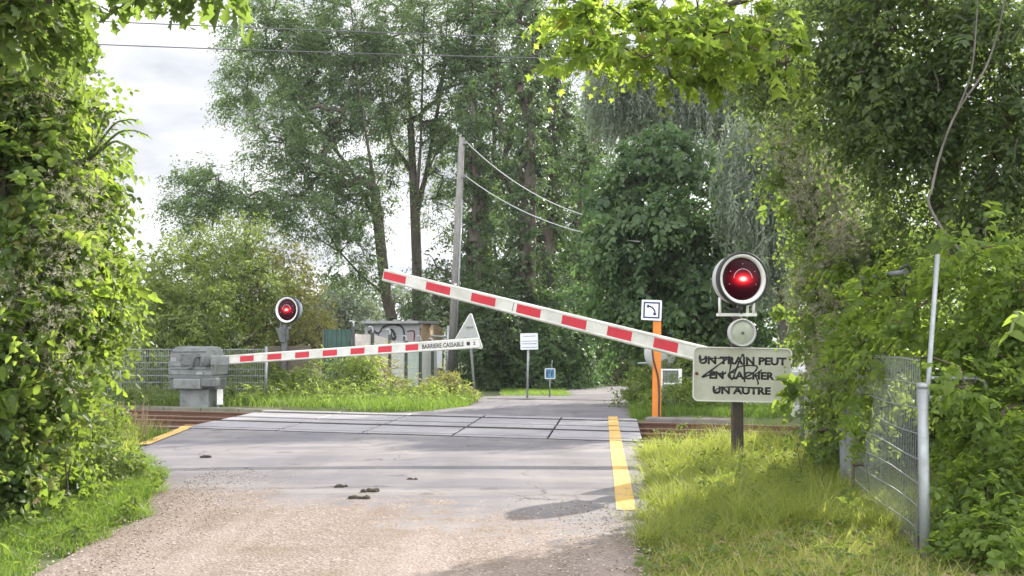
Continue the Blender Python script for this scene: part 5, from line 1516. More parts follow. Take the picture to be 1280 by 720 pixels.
# ------------------------------------------------------------------ bright shrubs behind the left fence
for lab, blobs, lm, base, D, L, W in (
    ('bright green shrub with upright shoots behind the mesh fence by the left hedge', [(190, 400, 29.8, 44, 60, 1.2, 1.2), (215, 350, 30.3, 40, 44, 1.2, 1.0), (170, 360, 30.8, 30, 40, 1, .7), (230, 440, 29.3, 50, 46, 1.1, 1.2), (180, 460, 28.8, 40, 44, 1, 1.0), (245, 385, 29.8, 40, 50, 1.1, 1.0)], ml_bush, (205, 490), 30, 0.13, 0.055),
    ('tall yellow green shrub rising above the grey barrier machine', [(285, 330, 31.8, 46, 40, 1.3, 1.2), (300, 295, 31.8, 34, 24, 1, .5), (320, 375, 31.3, 50, 50, 1.3, 1.3), (270, 390, 31.3, 44, 50, 1.2, 1.1), (290, 450, 30.3, 56, 40, 1.1, 1.2), (255, 310, 31.8, 26, 26, 1, .45)], ml_bush, (290, 490), 31.3, 0.12, 0.05),
    ('yellowing shrub behind the far red lamp', [(355, 350, 32.8, 44, 36, 1.2, .9), (375, 395, 32.3, 36, 40, 1.1, .9), (340, 410, 31.8, 40, 40, 1.1, .9), (330, 330, 32.8, 30, 30, 1, .5), (390, 420, 31.3, 22, 30, .8, .5)], ml_bushy, (360, 490), 32.3, 0.11, 0.05)):
    thicket('shrub', lab, blobs, lm, 74, 48, L, W, base, D, spread=0.5, group='shrubs behind the mesh fence', up=0.5)
thicket('low_scrub', 'low mixed scrub along the foot of the mesh fence', [(150, 490, 28.6, 60, 22, .5, 1.0), (250, 485, 28.6, 60, 24, .5, 1.0), (330, 480, 30, 50, 24, .5, .9), (200, 470, 30, 60, 30, .5, .9), (300, 468, 30.2, 40, 24, .5, .6)], ml_weed, 60, 40, 0.09, 0.045, (240, 500), 29.8, spread=0.34, nstem=9)

# ------------------------------------------------------------------ distant trees
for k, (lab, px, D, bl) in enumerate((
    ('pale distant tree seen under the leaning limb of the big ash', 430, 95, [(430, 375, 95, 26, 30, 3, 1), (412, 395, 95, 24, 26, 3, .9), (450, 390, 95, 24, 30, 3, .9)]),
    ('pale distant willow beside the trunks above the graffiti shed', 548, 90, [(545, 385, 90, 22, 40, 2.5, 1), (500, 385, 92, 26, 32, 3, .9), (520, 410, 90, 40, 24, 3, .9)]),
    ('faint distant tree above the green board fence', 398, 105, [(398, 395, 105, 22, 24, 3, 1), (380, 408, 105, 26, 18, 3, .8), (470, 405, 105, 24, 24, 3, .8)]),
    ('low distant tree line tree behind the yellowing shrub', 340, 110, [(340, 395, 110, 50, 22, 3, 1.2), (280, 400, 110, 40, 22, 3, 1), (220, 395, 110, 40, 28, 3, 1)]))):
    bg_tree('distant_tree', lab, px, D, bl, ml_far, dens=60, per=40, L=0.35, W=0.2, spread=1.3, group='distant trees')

# ------------------------------------------------------------------ seed fluff helper
def fluff_arrays(centres, r=0.035, spikes=12):
    n = len(centres) * spikes
    P = np.repeat(centres, spikes, 0) + rng.normal(size=(n, 3)) * r * 0.35
    Dr = unit(rng.normal(size=(n, 3)))
    V, Fl, T, nf = leaf_arrays(P, unit(rng.normal(size=(n, 3))), Dr, r * (0.6 + .8 * rng.random(n)), r * 0.22, 'rhomb')
    return V, Fl, T, np.repeat(np.clip(rng.normal(.5, .25, n), 0, 1), nf)

def add_fluff(root, blobs, dens, per=26, spread=0.14, r=0.03):
    C, O, I = blob_points(blobs, dens)
    P = np.repeat(C, per, 0) + rng.normal(size=(len(C) * per, 3)) * np.array([spread, spread, spread * 1.1])
    base = np.array(root.location)
    o = finish_crown('seed_heads', fluff_arrays(P, r), base, ml_fluff, root)
    tag(o, 'pale fluffy clematis seed heads'); return o

# ------------------------------------------------------------------ left hedge
blobs = [(41, 590, 10.4, 44, 56, .6, .8), (6, 540, 10.2, 70, 80, .8, 1.2), (36, 480, 10.4, 66, 80, .8, 1.4), (66, 390, 10.6, 70, 70, .8, 1.5), (81, 330, 10.8, 50, 60, .7, 1.0), (46, 300, 10.4, 80, 80, .9, 1.5), (56, 215, 10.5, 62, 70, .9, 1.2), (16, 160, 10.2, 75, 80, .9, 1.3), (46, 110, 10.4, 42, 60, .8, .8), (6, 60, 10, 75, 70, .9, 1.2), (-74, 300, 10, 100, 260, 1.2, 3.0), (-74, 560, 9.6, 80, 90, .9, 1.2), (-4, 620, 9.8, 50, 50, .5, .7), (81, 150, 10.6, 22, 50, .6, .4), (98, 390, 10.9, 34, 50, .5, .5), (116, 350, 11, 20, 40, .3, .25), (106, 265, 10.8, 26, 36, .4, .3), (-64, -40, 10, 120, 90, 1.2, 1.4)]
hl = thicket('climber_hedge', 'tall hedge overgrown with climbers and seed fluff left of the gravel road', blobs, ml_hedge, 78, 46, 0.082, 0.055, (20, 650), 10.2, spread=0.3, cat='hedge', shape='ovate', up=0.35, outward=0.9, tint_c=0.26, nstem=12, base_r=0.05, gap=0.5)
blobs = [(88, 400, 10.2, 46, 70, .5, 1.0), (78, 300, 10.2, 40, 60, .5, 1.0), (86, 340, 10.6, 42, 40, .5, .7), (48, 470, 10.0, 30, 50, .5, .5), (38, 250, 9.8, 50, 60, .5, .6), (78, 200, 10.2, 36, 40, .5, .5), (18, 420, 9.6, 60, 80, .4, .5), (96, 435, 11.3, 18, 22, .4, .3), (53, 130, 10, 40, 40, .4, .4)]
thicket('bindweed', 'large leaved bindweed glowing along the sunny edge of the tall climber hedge', blobs, ml_vine, 38, 18, 0.085, 0.07, (60, 640), 10.4, spread=0.3, cat='climber', shape='heart', up=0.3, outward=0.8, nstem=4, base_r=0.012, bm=mb_green, tip_r=0.003)
add_fluff(hl[0], [(75, 200, 10.1, 34, 70, .4, 1.2), (85, 290, 9.9, 40, 60, .4, 1.0), (50, 110, 9.9, 40, 40, .4, .8), (70, 400, 9.8, 40, 60, .4, .7), (20, 350, 9.6, 40, 90, .4, .8), (60, 480, 9.7, 40, 50, .4, .3)], 10)
# leafy sprays sticking out of the hedge
def spray(name, lab, cat, stems, lm, L, W, shape='ovate', pairs=9, group=None, wood=mb_green):
    """pinnate or leafy twigs: each stem a list of world points with leaves along it."""
    base = tuple(stems[0][0]); root = empty(name, base, 0, lab, cat, group)
    mbw = MB(); P, Nn, Dd = [], [], []
    for st in stems:
        pts = smooth_path(st, 6); n = len(pts)
        mbw.tube([q - Vector(base) for q in pts], [0.012 * (1 - .8 * i / n) + .002 for i in range(n)], 6)
        for k in range(pairs):
            u = 0.15 + 0.85 * k / (pairs - 1); i = min(n - 2, int(u * (n - 1)))
            q = pts[i]; tdir = (pts[i + 1] - pts[i]).normalized()
            sd = tdir.cross(Vector((0, 0, 1))); sd = sd.normalized() if sd.length > .05 else Vector((1, 0, 0))
            for sg_ in (-1, 1):
                d = (tdir * .55 + sd * sg_ * 0.8 + Vector((random.uniform(-.2, .2), random.uniform(-.2, .2), random.uniform(-.5, .1)))).normalized()
                P.append(q); Dd.append(d); Nn.append(Vector((random.uniform(-.4, .4), random.uniform(-.4, .4), 1)))
    mbw.build('stems', wood, root)
    P, Nn, Dd = map(np.array, (P, Nn, Dd)); n = len(P)
    V, Fl, T, nf = leaf_arrays(P, unit(Nn), Dd, L * (0.7 + .5 * rng.random(n)), W, shape)
    link('leaves', np_mesh('leaves', V - np.array(base), Fl, T, np.repeat(np.clip(rng.normal(.5, .22, n), 0, 1), nf)), lm, root)
    return root
spray('elder_branch', 'feathery leaf spray sticking out of the left hedge against the sky', 'branch',
      [[at(110, 200, 10.3), at(140, 158, 10.2), at(158, 150, 10.2), at(172, 150, 10.2)], [at(112, 200, 10.3), at(145, 168, 10.1), at(165, 163, 10.1), at(182, 168, 10.1)], [at(110, 200, 10.3), at(130, 148, 10.3), at(140, 140, 10.3), at(150, 138, 10.3)], [at(112, 200, 10.3), at(140, 178, 10.1), at(155, 180, 10.1), at(165, 186, 10.1)]], ml_canopy, 0.10, 0.036, pairs=8)
bpy.data.objects[[o.name for o in bpy.data.objects if o.name.startswith('elder_branch')][0]]['label'] = 'feathery leaf spray sticking out of the tall climber hedge against the sky'

# overhanging oak leaves at the top left, nearer to the viewer
tk = [Vector((-5.2, 5.6, 0)), Vector((-5.1, 5.7, 2.0)), Vector((-4.6, 6.0, 3.6)), Vector((-3.6, 6.4, 4.0)), Vector((-2.7, 6.7, 4.05)), Vector((-1.9, 6.8, 3.9))]
make_tree('oak_tree', 'oak branches with lobed leaves hanging into the top of the view over the left hedge', 'tree', (-5.2, 5.6, 0), [tk],
          [(10, 5, 7, 60, 36, .5, 1.0), (52, 18, 7, 40, 32, .4, .7), (20, -40, 6.8, 110, 50, .6, 1.2), (190, -20, 6.8, 22, 8, .2, .22), (256, -20, 6.8, 22, 8, .2, .25), (120, -75, 6.7, 90, 34, .5, .5)], 26, 18, 0.2, 0.125, 0.078, ml_canopy, mb_brown, shape='oak', base_r=0.13, up=0.9, droop=0.5, tip_r=0.006)
bpy.data.objects[[o.name for o in bpy.data.objects if o.name.startswith('oak_tree')][0]]['label'] = 'oak with lobed leaves hanging into the top of the view over the climber hedge'

# ------------------------------------------------------------------ maple branch over the road
tk = [Vector((5.6, 8.2, 0)), Vector((5.5, 8.3, 2.0)), Vector((5.2, 8.5, 3.8)), Vector((4.2, 8.7, 4.75))] + [at(1000, -22, 8.9), at(905, 8, 9.0), at(850, 26, 9.0), at(800, 38, 9.0), at(765, 45, 9.0), at(720, 40, 9.0)]
tk2 = dict(pts=[at(905, 12, 9.0), at(870, 40, 8.8), at(840, 58, 8.7), at(805, 72, 8.6)], parent='near')
make_tree('maple_tree', 'maple branch with glowing yellow green lobed leaves reaching over the road', 'tree', (5.6, 8.2, 0), [tk, tk2],
          [(722, 51, 9, 30, 40, .5, .6), (755, 16, 9.1, 50, 26, .5, .6), (760, 73, 8.9, 40, 22, .5, .55), (800, 51, 9.0, 40, 30, .5, .6), (845, 63, 8.8, 50, 34, .5, .8), (890, 41, 8.9, 46, 46, .5, .9), (820, -1, 9.1, 70, 24, .5, .8), (905, 79, 8.8, 26, 18, .3, .25), (945, 21, 8.9, 44, 44, .4, .8), (980, 61, 8.8, 30, 40, .4, .4), (708, 11, 9.2, 30, 26, .4, .35), (715, 81, 9, 14, 14, .3, .12), (862, 95, 8.8, 26, 12, .3, .22), (740, -29, 9, 60, 24, .5, .5)], 24, 13, 0.22, 0.088, 0.092, ml_maple, mb_brown, shape='maple', base_r=0.026, gap=0.15, up=1.1, droop=0.55, tip_r=0.0035, flat=0.5, outward=0.25, tint_c=0.24, power=0.5)

# ------------------------------------------------------------------ right hand side
# upper canopy
t = [Vector((4.9, 11.2, 0)), Vector((4.85, 11.1, 1.5)), Vector((4.85, 10.8, 2.8)), Vector((4.6, 10.4, 4.2)), Vector((4.3, 10.1, 5.6))]
l1 = dict(pts=[at(1165, 235, 9.0), at(1176, 190, 9.0), at(1196, 140, 8.9), at(1232, 85, 8.8), at(1252, 20, 8.7), at(1256, -30, 8.7)], parent='near')
l2 = dict(pts=[at(1196, 140, 8.9), at(1214, 90, 8.8), at(1221, 20, 8.7), at(1222, -40, 8.7)], parent='near')
blobs = [(985, 60, 11.4, 50, 66, .6, 1.0), (962, 110, 11.8, 30, 50, .5, .5), (1040, 40, 10.6, 66, 70, .6, 1.3), (1100, 60, 9.9, 74, 80, .65, 1.6), (1170, 60, 9.7, 74, 90, .65, 1.6), (1240, 80, 9.4, 74, 100, .65, 1.6), (1060, 130, 10.4, 54, 60, .5, .9), (1120, 160, 10.0, 66, 76, .5, 1.3), (1190, 180, 9.9, 66, 76, .5, 1.2), (1260, 200, 9.6, 56, 80, .5, 1.0), (1320, 120, 9.4, 70, 160, .7, 1.3), (1060, -40, 10.4, 70, 50, .7, .6), (1150, -50, 9.6, 130, 60, .8, 1.0), (1160, 265, 10.4, 60, 40, .4, .6), (1240, 285, 10.1, 56, 40, .4, .7)]
cn_ = make_tree('field_elm', 'dark leafy tree whose canopy closes the upper right of the view', 'tree', (4.9, 11.2, 0), [t], blobs, 78, 48, 0.32, 0.062, 0.038, ml_elm, mb_grey, shape='ovate', gap=0.55, base_r=0.12, up=0.6, droop=0.5, tint_c=0.25, tip_r=0.006, flat=0.7)
mbw = MB(); b0 = Vector((4.9, 11.2, 0))
for pp, r0_ in (([at(1215, 330, 9.0), at(1180, 290, 9.0), at(1161, 255, 9.0)] + l1['pts'], 0.014), (l2['pts'], 0.009)):
    sp__ = smooth_path(pp, 5); mbw.tube([q - b0 for q in sp__], [r0_ * (1 - .55 * k / len(sp__)) for k in range(len(sp__))], 8)
tag(mbw.build('bare_limb', mb_grey, cn_[0]), 'thin bare pale limb curving up in front of the leaves')
cn_[0]['label'] = 'dark small leaved tree whose canopy closes the view above the mesh fence posts'
# clematis curtain hanging beside the signal
blobs = [(1005, 210, 12.2, 40, 60, .5, 1.1), (1040, 270, 12, 50, 70, .55, 1.3), (1015, 300, 12.3, 24, 50, .4, .6), (1045, 360, 11.8, 42, 60, .5, 1.1), (1035, 420, 11.9, 24, 50, .4, .7), (1060, 450, 11.6, 40, 60, .5, 1.0), (1045, 530, 11.7, 30, 46, .4, .6), (1090, 380, 11.4, 40, 70, .5, .9), (1100, 300, 11.6, 46, 60, .5, .9), (1085, 500, 11.4, 34, 60, .4, .6), (1020, 140, 12.2, 50, 50, .5, .8), (1130, 330, 11.2, 40, 50, .5, .6)]
vn = thicket('clematis_vine', 'curtain of clematis with grey fluffy seed heads hanging beside the red lamp', blobs, ml_canopy, 70, 40, 0.062, 0.042, (1060, 600), 11.6, spread=0.24, cat='climber', shape='ovate', up=0.3, outward=0.7, tint_mid=0.6, nstem=6, base_r=0.03, bm=mb_twig, tip_r=0.004)
add_fluff(vn[0], [(1030, 230, 11.5, 40, 50, .3, 1.3), (1045, 340, 11.3, 30, 70, .3, 1.3), (1050, 440, 11.1, 26, 60, .3, 1.2), (1000, 170, 11.7, 40, 30, .3, .7), (1065, 280, 11.2, 34, 40, .3, .8), (1000, 360, 11.8, 10, 30, .2, .3)], 20, 30, 0.12, 0.028)
# bindweed with large heart leaves at the panel's corner
blobs = [(1038, 470, 12.9, 14, 26, .2, .7), (1036, 525, 12.7, 18, 36, .25, 1.0), (1040, 400, 12.4, 22, 40, .3, .9), (1024, 350, 12.6, 14, 26, .25, .4), (988, 492, 13.2, 9, 9, .08, .22), (1042, 565, 12.4, 20, 26, .25, .8), (985, 392, 13.0, 18, 4, .08, .12)]
thicket('bindweed', 'bindweed with large bright heart shaped leaves creeping over the corner of the graffiti panel', blobs, ml_vine, 26, 15, 0.105, 0.095, (1020, 590), 12.6, spread=0.17, cat='climber', shape='heart', up=0.2, outward=0.5, nstem=5, base_r=0.012, bm=mb_green, tip_r=0.002)
# vine climbing over the mesh fence
blobs = [(1110, 360, 9.6, 40, 40, .3, 1.0), (1090, 430, 9.8, 40, 40, .3, 1.0), (1125, 440, 9.2, 34, 30, .25, .7), (1200, 340, 8.8, 34, 30, .3, .6), (1130, 395, 9.2, 26, 26, .2, .5), (1100, 490, 9.9, 40, 34, .3, .8), (1080, 560, 10.4, 30, 40, .25, .5), (1215, 310, 8.4, 50, 26, .3, .7), (1050, 470, 10.9, 24, 50, .25, .8), (1040, 330, 11.2, 22, 46, .25, .6), (1075, 400, 10.2, 26, 40, .25, .6), (1205, 480, 7.75, 26, 14, .12, .35)]
thicket('fence_creeper', 'bright green creeper climbing over the wire mesh fence and its thin pole', blobs, ml_vine, 40, 22, 0.066, 0.046, (1110, 640), 9.9, spread=0.2, cat='climber', shape='ovate', up=0.6, outward=0.4, nstem=7, base_r=0.015, bm=mb_twig, tip_r=0.003)
# shrub right of the post
blobs = [(1230, 430, 8.8, 44, 40, .4, .9), (1265, 360, 8.6, 40, 40, .4, .8), (1270, 480, 8.6, 40, 50, .4, .9), (1235, 540, 8.6, 40, 44, .4, 1.0), (1215, 630, 8.0, 34, 50, .35, 1.0), (1265, 600, 8.0, 44, 60, .4, 1.2), (1250, 690, 7.4, 60, 44, .4, 1.3), (1195, 700, 7.6, 24, 26, .2, .5), (1320, 560, 8, 50, 160, .6, 1.6), (1320, 400, 8.6, 50, 120, .5, 1.0), (1200, 570, 8.8, 22, 50, .25, .5)]
thicket('bramble_shrub', 'dense shrub with small rounded leaves right of the round fence post', blobs, ml_vine, 58, 34, 0.056, 0.042, (1250, 720), 7.9, spread=0.2, cat='shrub', shape='ovate', up=0.8, outward=0.4, tint_mid=0.38, nstem=9, base_r=0.025, bm=mb_twig, tip_r=0.004)
bpy.data.objects[[o.name for o in bpy.data.objects if o.name.startswith('bramble_shrub')][0]]['label'] = 'dense bramble shrub with small rounded leaves crowding the round fence post'
# deeper hedge behind the fence, closes the view
blobs = [(1110, 560, 13.5, 60, 70, .8, 1.0), (1190, 520, 12.5, 70, 90, .8, 1.3), (1270, 540, 11.5, 70, 120, .8, 1.4), (1120, 450, 14, 70, 70, .8, 1.0), (1210, 400, 13.4, 70, 70, .8, 1.0), (1290, 400, 12, 60, 100, .8, 1.0), (1350, 500, 11, 60, 160, 1, 1.0), (1180, 640, 11.5, 70, 40, .5, .8), (1120, 610, 12.4, 40, 30, .4, .5)]
thicket('field_hedge', 'shaded hedge filling the ground behind the mesh fence', blobs, ml_canopy, 70, 46, 0.08, 0.055, (1200, 620), 12.6, spread=0.32, cat='hedge', shape='ovate', up=0.5, outward=0.6, tint_mid=0.4, nstem=10, base_r=0.04)
# woods behind, right
for lab, px, D, bl in (('tree standing behind the climber curtain, seen through its gaps', 1090, 24, [(1070, 350, 24, 60, 60, 1.2, 1), (1120, 300, 24, 60, 50, 1.2, .8), (1060, 430, 23.5, 60, 70, 1.1, .9), (1130, 400, 23.5, 70, 80, 1.2, 1)]),
                       ('tree deep in the wood behind the mesh fence and its pole', 1220, 21, [(1200, 370, 21, 70, 60, 1.2, 1), (1260, 320, 21, 80, 50, 1.3, 1), (1230, 430, 20.5, 70, 80, 1.2, 1)])):
    bg_tree('woodland_tree', lab, px, D, bl, ml_canopy, dens=52, per=44, L=0.11, W=0.07, spread=0.5, group='trees behind the right hedge', base_r=0.14)
    for o in bpy.data.objects:
        if o.get('group') == 'trees behind the right hedge': o['group'] = 'woodland trees behind the mesh fence'
# a few big leaves close to the viewer at the edge
spray('ivy_spray', 'very close bright leaves poking in beside the bramble shrub', 'branch', [[Vector((2.6, 3.9, 1.45)), at(1300, 400, 3.9), at(1272, 398, 3.85), at(1262, 420, 3.8)]], ml_vine, 0.07, 0.06, 'heart', 4)

# ------------------------------------------------------------------ weeds by the panel fence and along the far verge
blobs = [(420, 470, 28.5, 44, 28, .5, 1.1), (445, 462, 28.6, 30, 24, .4, .9), (450, 485, 28.6, 36, 18, .4, .8), (350, 492, 28, 40, 14, .4, .6), (400, 490, 28, 40, 12, .4, .6), (455, 460, 29, 20, 18, .3, .4), (380, 492, 27.8, 40, 10, .4, .5)]
thicket('weeds', 'bright green weeds in front of the hooked fence posts', blobs, ml_bush, 66, 40, 0.075, 0.04, (430, 500), 28.4, spread=0.28, tint_mid=0.75, cat='weeds', nstem=9, base_r=0.012, tip_r=0.003, bm=mb_green, group='weed clumps by the panel fence')
blobs = [(480, 470, 29.4, 26, 24, .4, .9), (500, 485, 29.2, 34, 16, .4, .7), (470, 450, 29.6, 18, 18, .3, .4)]
thicket('weeds', 'brown seeding weeds in front of the pale fence panels', blobs, ml_bushy, 70, 30, 0.055, 0.03, (485, 500), 29.3, spread=0.26, cat='weeds', nstem=12, base_r=0.012, tip_r=0.004, bm=mb_twig, group='weed clumps by the panel fence', tint_mid=0.8)
blobs = [(550, 490, 29.6, 26, 16, .4, .8), (575, 494, 29.4, 18, 14, .35, .7), (530, 494, 29.2, 24, 12, .35, .6), (555, 478, 30, 22, 12, .35, .5)]
thicket('weeds', 'yellow green weeds at the foot of the utility pole and triangular sign', blobs, ml_bushy, 70, 36, 0.07, 0.035, (560, 502), 29.5, spread=0.24, cat='weeds', nstem=9, base_r=0.012, tip_r=0.003, bm=mb_green, group='weed clumps by the panel fence', tint_mid=0.45)
blobs = [(800, 485, 26, 18, 22, .4, .7), (785, 500, 26.4, 12, 10, .3, .4), (845, 495, 24, 24, 20, .4, .7), (880, 500, 23.8, 40, 16, .4, .9), (930, 490, 24.6, 44, 22, .4, .9), (815, 470, 27, 22, 26, .5, .6), (870, 470, 25.5, 30, 30, .5, .7), (960, 500, 23.8, 30, 18, .4, .5), (860, 450, 26.5, 40, 26, .5, .6)]
thicket('weeds', 'tall mixed weeds around the orange post and white gate', blobs, ml_weed, 60, 38, 0.075, 0.035, (850, 515), 24.6, spread=0.28, cat='weeds', nstem=12, base_r=0.012, tip_r=0.003, bm=mb_green, tint_mid=0.3)
blobs = [(300, 500, 27.0, 30, 10, .4, .6), (352, 497, 27.0, 26, 14, .4, .8), (400, 497, 26.9, 30, 14, .4, .8), (372, 482, 27.6, 22, 20, .4, .7), (445, 500, 26.9, 26, 10, .4, .6), (480, 495, 27.4, 26, 14, .4, .8), (525, 500, 27.4, 26, 10, .4, .6), (330, 470, 27.9, 18, 26, .3, .6), (180, 495, 26.8, 34, 12, .4, .6)]
thicket('weeds', 'untidy dark green weeds growing round the foot of the far red lamp', blobs, ml_weed, 60, 36, 0.085, 0.04, (385, 508), 27.0, spread=0.3, cat='weeds', nstem=12, base_r=0.01, tip_r=0.003, bm=mb_green, tint_mid=0.25)
# leafy verge plants by the left hedge
blobs = [(110, 560, 12.6, 34, 22, .4, 1.0), (140, 580, 12.4, 26, 18, .35, .8), (70, 590, 11.8, 40, 24, .4, 1.0), (120, 530, 13.4, 30, 18, .35, .7), (40, 630, 10.4, 40, 20, .4, .8), (100, 610, 11.4, 40, 14, .35, .7)]
thicket('nettles', 'leafy nettles and weeds growing from the verge at the foot of the tall climber hedge', blobs, ml_weed, 60, 30, 0.062, 0.028, (100, 610), 11.9, spread=0.18, cat='weeds', nstem=12, base_r=0.008, tip_r=0.002, bm=mb_green, shape='ovate')
# dry docks standing by the rails
docks = empty('dry_stalks', tuple(gp(160, 553)), 0, 'dry brown dock stalks standing against the rails at the left edge of the road', 'stalks')
docks['label'] = 'dry brown dock stalks standing against the rails beyond the nettles'
mbw = MB(); fl = []
b0 = docks.location
for k in range(16):
    q = gp(random.uniform(140, 184), random.uniform(552, 560)); h = random.uniform(.42, .75); ln = Vector((random.uniform(-.1, .1), random.uniform(-.05, .05), h))
    mbw.tube([q - b0, q + ln * .5 + Vector((.01, 0, 0)) - b0, q + ln - b0], [.006, .005, .003], 5)
    for j in range(26): fl.append(q + ln * random.uniform(.35, 1) + Vector((random.gauss(0, .02), random.gauss(0, .02), 0)))
mbw.build('stalk', bark_mat('dock_stalk', (0.16, 0.10, 0.06), (0.30, 0.21, 0.13), 30), docks)
finish_crown('seed_heads', fluff_arrays(np.array([tuple(q) for q in fl]), 0.018, 8), tuple(b0), ml_dry, docks)

# ------------------------------------------------------------------ grass
def scatter(n, x0, x1, y0, y1, test):
    X = rng.uniform(x0, x1, n); Y = rng.uniform(y0, y1, n)
    k = test(X, Y); X, Y = X[k], Y[k]
    return np.stack([X, Y, ground_z(X, Y)], 1)
def sdist(X, Y): return X * TN.x + Y * TN.y
def tufts(n_t, per, x0, x1, y0, y1, test, sig=0.07):
    C = scatter(n_t, x0, x1, y0, y1, test)
    P = np.repeat(C, per, 0); P[:, :2] += rng.normal(size=(len(P), 2)) * sig
    k = test(P[:, 0], P[:, 1]); hs = np.repeat(np.clip(rng.normal(1, .4, len(C)), .4, 2.0), per)
    return P[k], hs[k]
def grass(name_label, P, h, w, lean=0.5, tmid=0.45, var=0.4, dirn=None, seg=3, mat=None):
    n = len(P)
    patch = 0.5 + 0.5 * np.clip(wob(P[:, 0] * 1.3, P[:, 1] * 1.3, 2.2), -1, 1)
    H = h * (0.45 + var * rng.random(n) + 0.5 * patch)
    H = H * np.where(P[:, 1] < 18.5, np.clip((17.3 - sdist(P[:, 0], P[:, 1])) / 1.6, 0.35, 1), 1)
    V, Fl, T, ti = blades(P, H, w * (0.7 + .6 * rng.random(n)), lean, seg, tmid, 0.2, dirn)
    ti = np.clip(ti + np.repeat((patch - .5) * 0.35, len(ti) // n), 0, 1)
    o = link('grass', np_mesh('grass', V, Fl, T, ti), mat or ml_grass)
    tag(o, name_label, 'grass', kind='stuff'); return o
def in_right(X, Y):
    e = X - xR(Y) + 0.10 * np.sin(Y * 5) + 0.06 * np.sin(Y * 13) + 0.22 * rng.random(len(X)) ** 4
    s = sdist(X, Y)
    return (e > -0.02) & (s < 17.15) & (X < 3.45 + np.clip(Y - 9, 0, 8) * 0.42)
P = scatter(90000, 0.9, 6.2, 9.0, 17.2, in_right)
grass('long sunlit yellow green grass around the dark signal post', P[::2], 0.20, 0.0085, 0.8, 0.5, 0.6)
P, hs_ = tufts(1100, 46, 0.9, 6.2, 8.6, 17.0, in_right)
grass('clumped tussocks of long yellow green grass in the verge by the signal post', P, 0.30 * hs_, 0.0085, 0.95, 0.55, 0.5)
P = scatter(46000, 0.9, 4.2, 5.0, 10.2, in_right)
e_ = P[:, 0] - xR(P[:, 1])
grass('short trodden grass on the verge in front of the mesh fence', P, 0.11, 0.006, 0.8, 0.55)
P = scatter(1500, 1.8, 5.6, 14.0, 16.6, in_right)
grass('tall pale seeding grass standing in front of the rails', P, 0.44, 0.006, 0.5, 0.85, 0.5)
def in_left(X, Y):
    e = xL(Y) - X + 0.12 * np.sin(Y * 4.3) + 0.05 * np.sin(Y * 11)
    return (e > 0.0) & (sdist(X, Y) < 16.9) & (X > -7.5)
P = scatter(90000, -7.5, -3.3, 6.5, 19.5, in_left)
grass('bright green verge grass at the foot of the climber hedge', P, 0.17, 0.0075, 0.6, 0.35, mat=ml_grassg)
P = scatter(5000, -8.0, -5.0, 13.5, 19.5, in_left)
grass('taller pale grass between the climber hedge and the rails', P, 0.42, 0.006, 0.5, 0.7)
def in_farleft(X, Y): return (sdist(X, Y) > 22.6) & (xL(Y) - X > 0.0)
P = scatter(30000, -13, -0.8, 22.5, 31, in_farleft)
grass('green grass between the tracks and the fences', P, 0.26, 0.014, 0.8, 0.5, 0.8, mat=ml_grassg)
P = scatter(16000, -8, -0.8, 24, 31, lambda X, Y: in_farleft(X, Y) & (xL(Y) - X < 0.9))
grass('short grass edging the far lane below the weeds', P, 0.12, 0.012, 0.6, 0.45, mat=ml_grassg)
def in_farright(X, Y): return (sdist(X, Y) > 22.5) & (X - xR(Y) > -0.05) & (X < 9)
P = scatter(42000, 2.2, 9, 20, 31, in_farright)
grass('green grass around the orange post beyond the tracks', P, 0.30, 0.013, 0.6, 0.35, mat=ml_grassg)
P = scatter(9000, -0.3, 3.5, 31.2, 34.5, lambda X, Y: (X < 1.6 - (Y - 31.2) * 0.02 + 0.1 * np.sin(Y * 7)) & (X > -0.6))
grass('small grass island beside the bend of the far lane', P, 0.16, 0.015, 0.6, 0.35, mat=ml_grassg)

# ------------------------------------------------------------------ loose gravel, straw and fallen leaves
def pebbles(n, x0, x1, y0, y1, test, r0, r1):
    P = scatter(n, x0, x1, y0, y1, test); n = len(P)
    ico = np.array([(0, 0, 1), (.9, 0, .3), (.28, .85, .3), (-.73, .53, .3), (-.73, -.53, .3), (.28, -.85, .3), (0, 0, -.6)])
    fc = np.array([[0, 1, 2], [0, 2, 3], [0, 3, 4], [0, 4, 5], [0, 5, 1], [6, 2, 1], [6, 3, 2], [6, 4, 3], [6, 5, 4], [6, 1, 5]])
    a = rng.random(n) * 6.28; s = r0 + (r1 - r0) * rng.random(n) ** 3
    V = ico[None] * (0.75 + .5 * rng.random((n, 7, 3)))
    ca, sa = np.cos(a)[:, None], np.sin(a)[:, None]
    V = np.stack([V[..., 0] * ca - V[..., 1] * sa * .7, V[..., 0] * sa + V[..., 1] * ca * .7, V[..., 2] * .6], -1) * s[:, None, None]
    zroad = 0.012
    P[:, 2] = zroad
    V = V + P[:, None]
    return V.reshape(-1, 3), (fc[None] + (np.arange(n) * 7)[:, None, None]).ravel(), np.full(n * 10, 3), np.repeat(np.clip(rng.normal(.5, .28, n), 0, 1), 10)
m_peb, nt, b = new_mat('gravel_stone')
at_ = N(nt, 'ShaderNodeAttribute'); at_.attribute_name = 'tint'
nt.links.new(ramp(nt, at_.outputs['Fac'], [(0.0, (0.12, 0.095, 0.075)), (0.5, (0.32, 0.26, 0.215)), (1.0, (0.55, 0.49, 0.43))]), b.inputs['Base Color']); b.inputs['Roughness'].default_value = 0.9
def on_road(X, Y):
    fade = (Y + 0.62 * X + 1.2 * wob(X, Y, 2)) < 12.2
    return (X > xL(Y) - 0.2) & (X < xR(Y) + 0.15) & fade
V, Fl, T, ti = pebbles(26000, -3.7, 1.7, 6.8, 14.5, on_road, 0.004, 0.016)
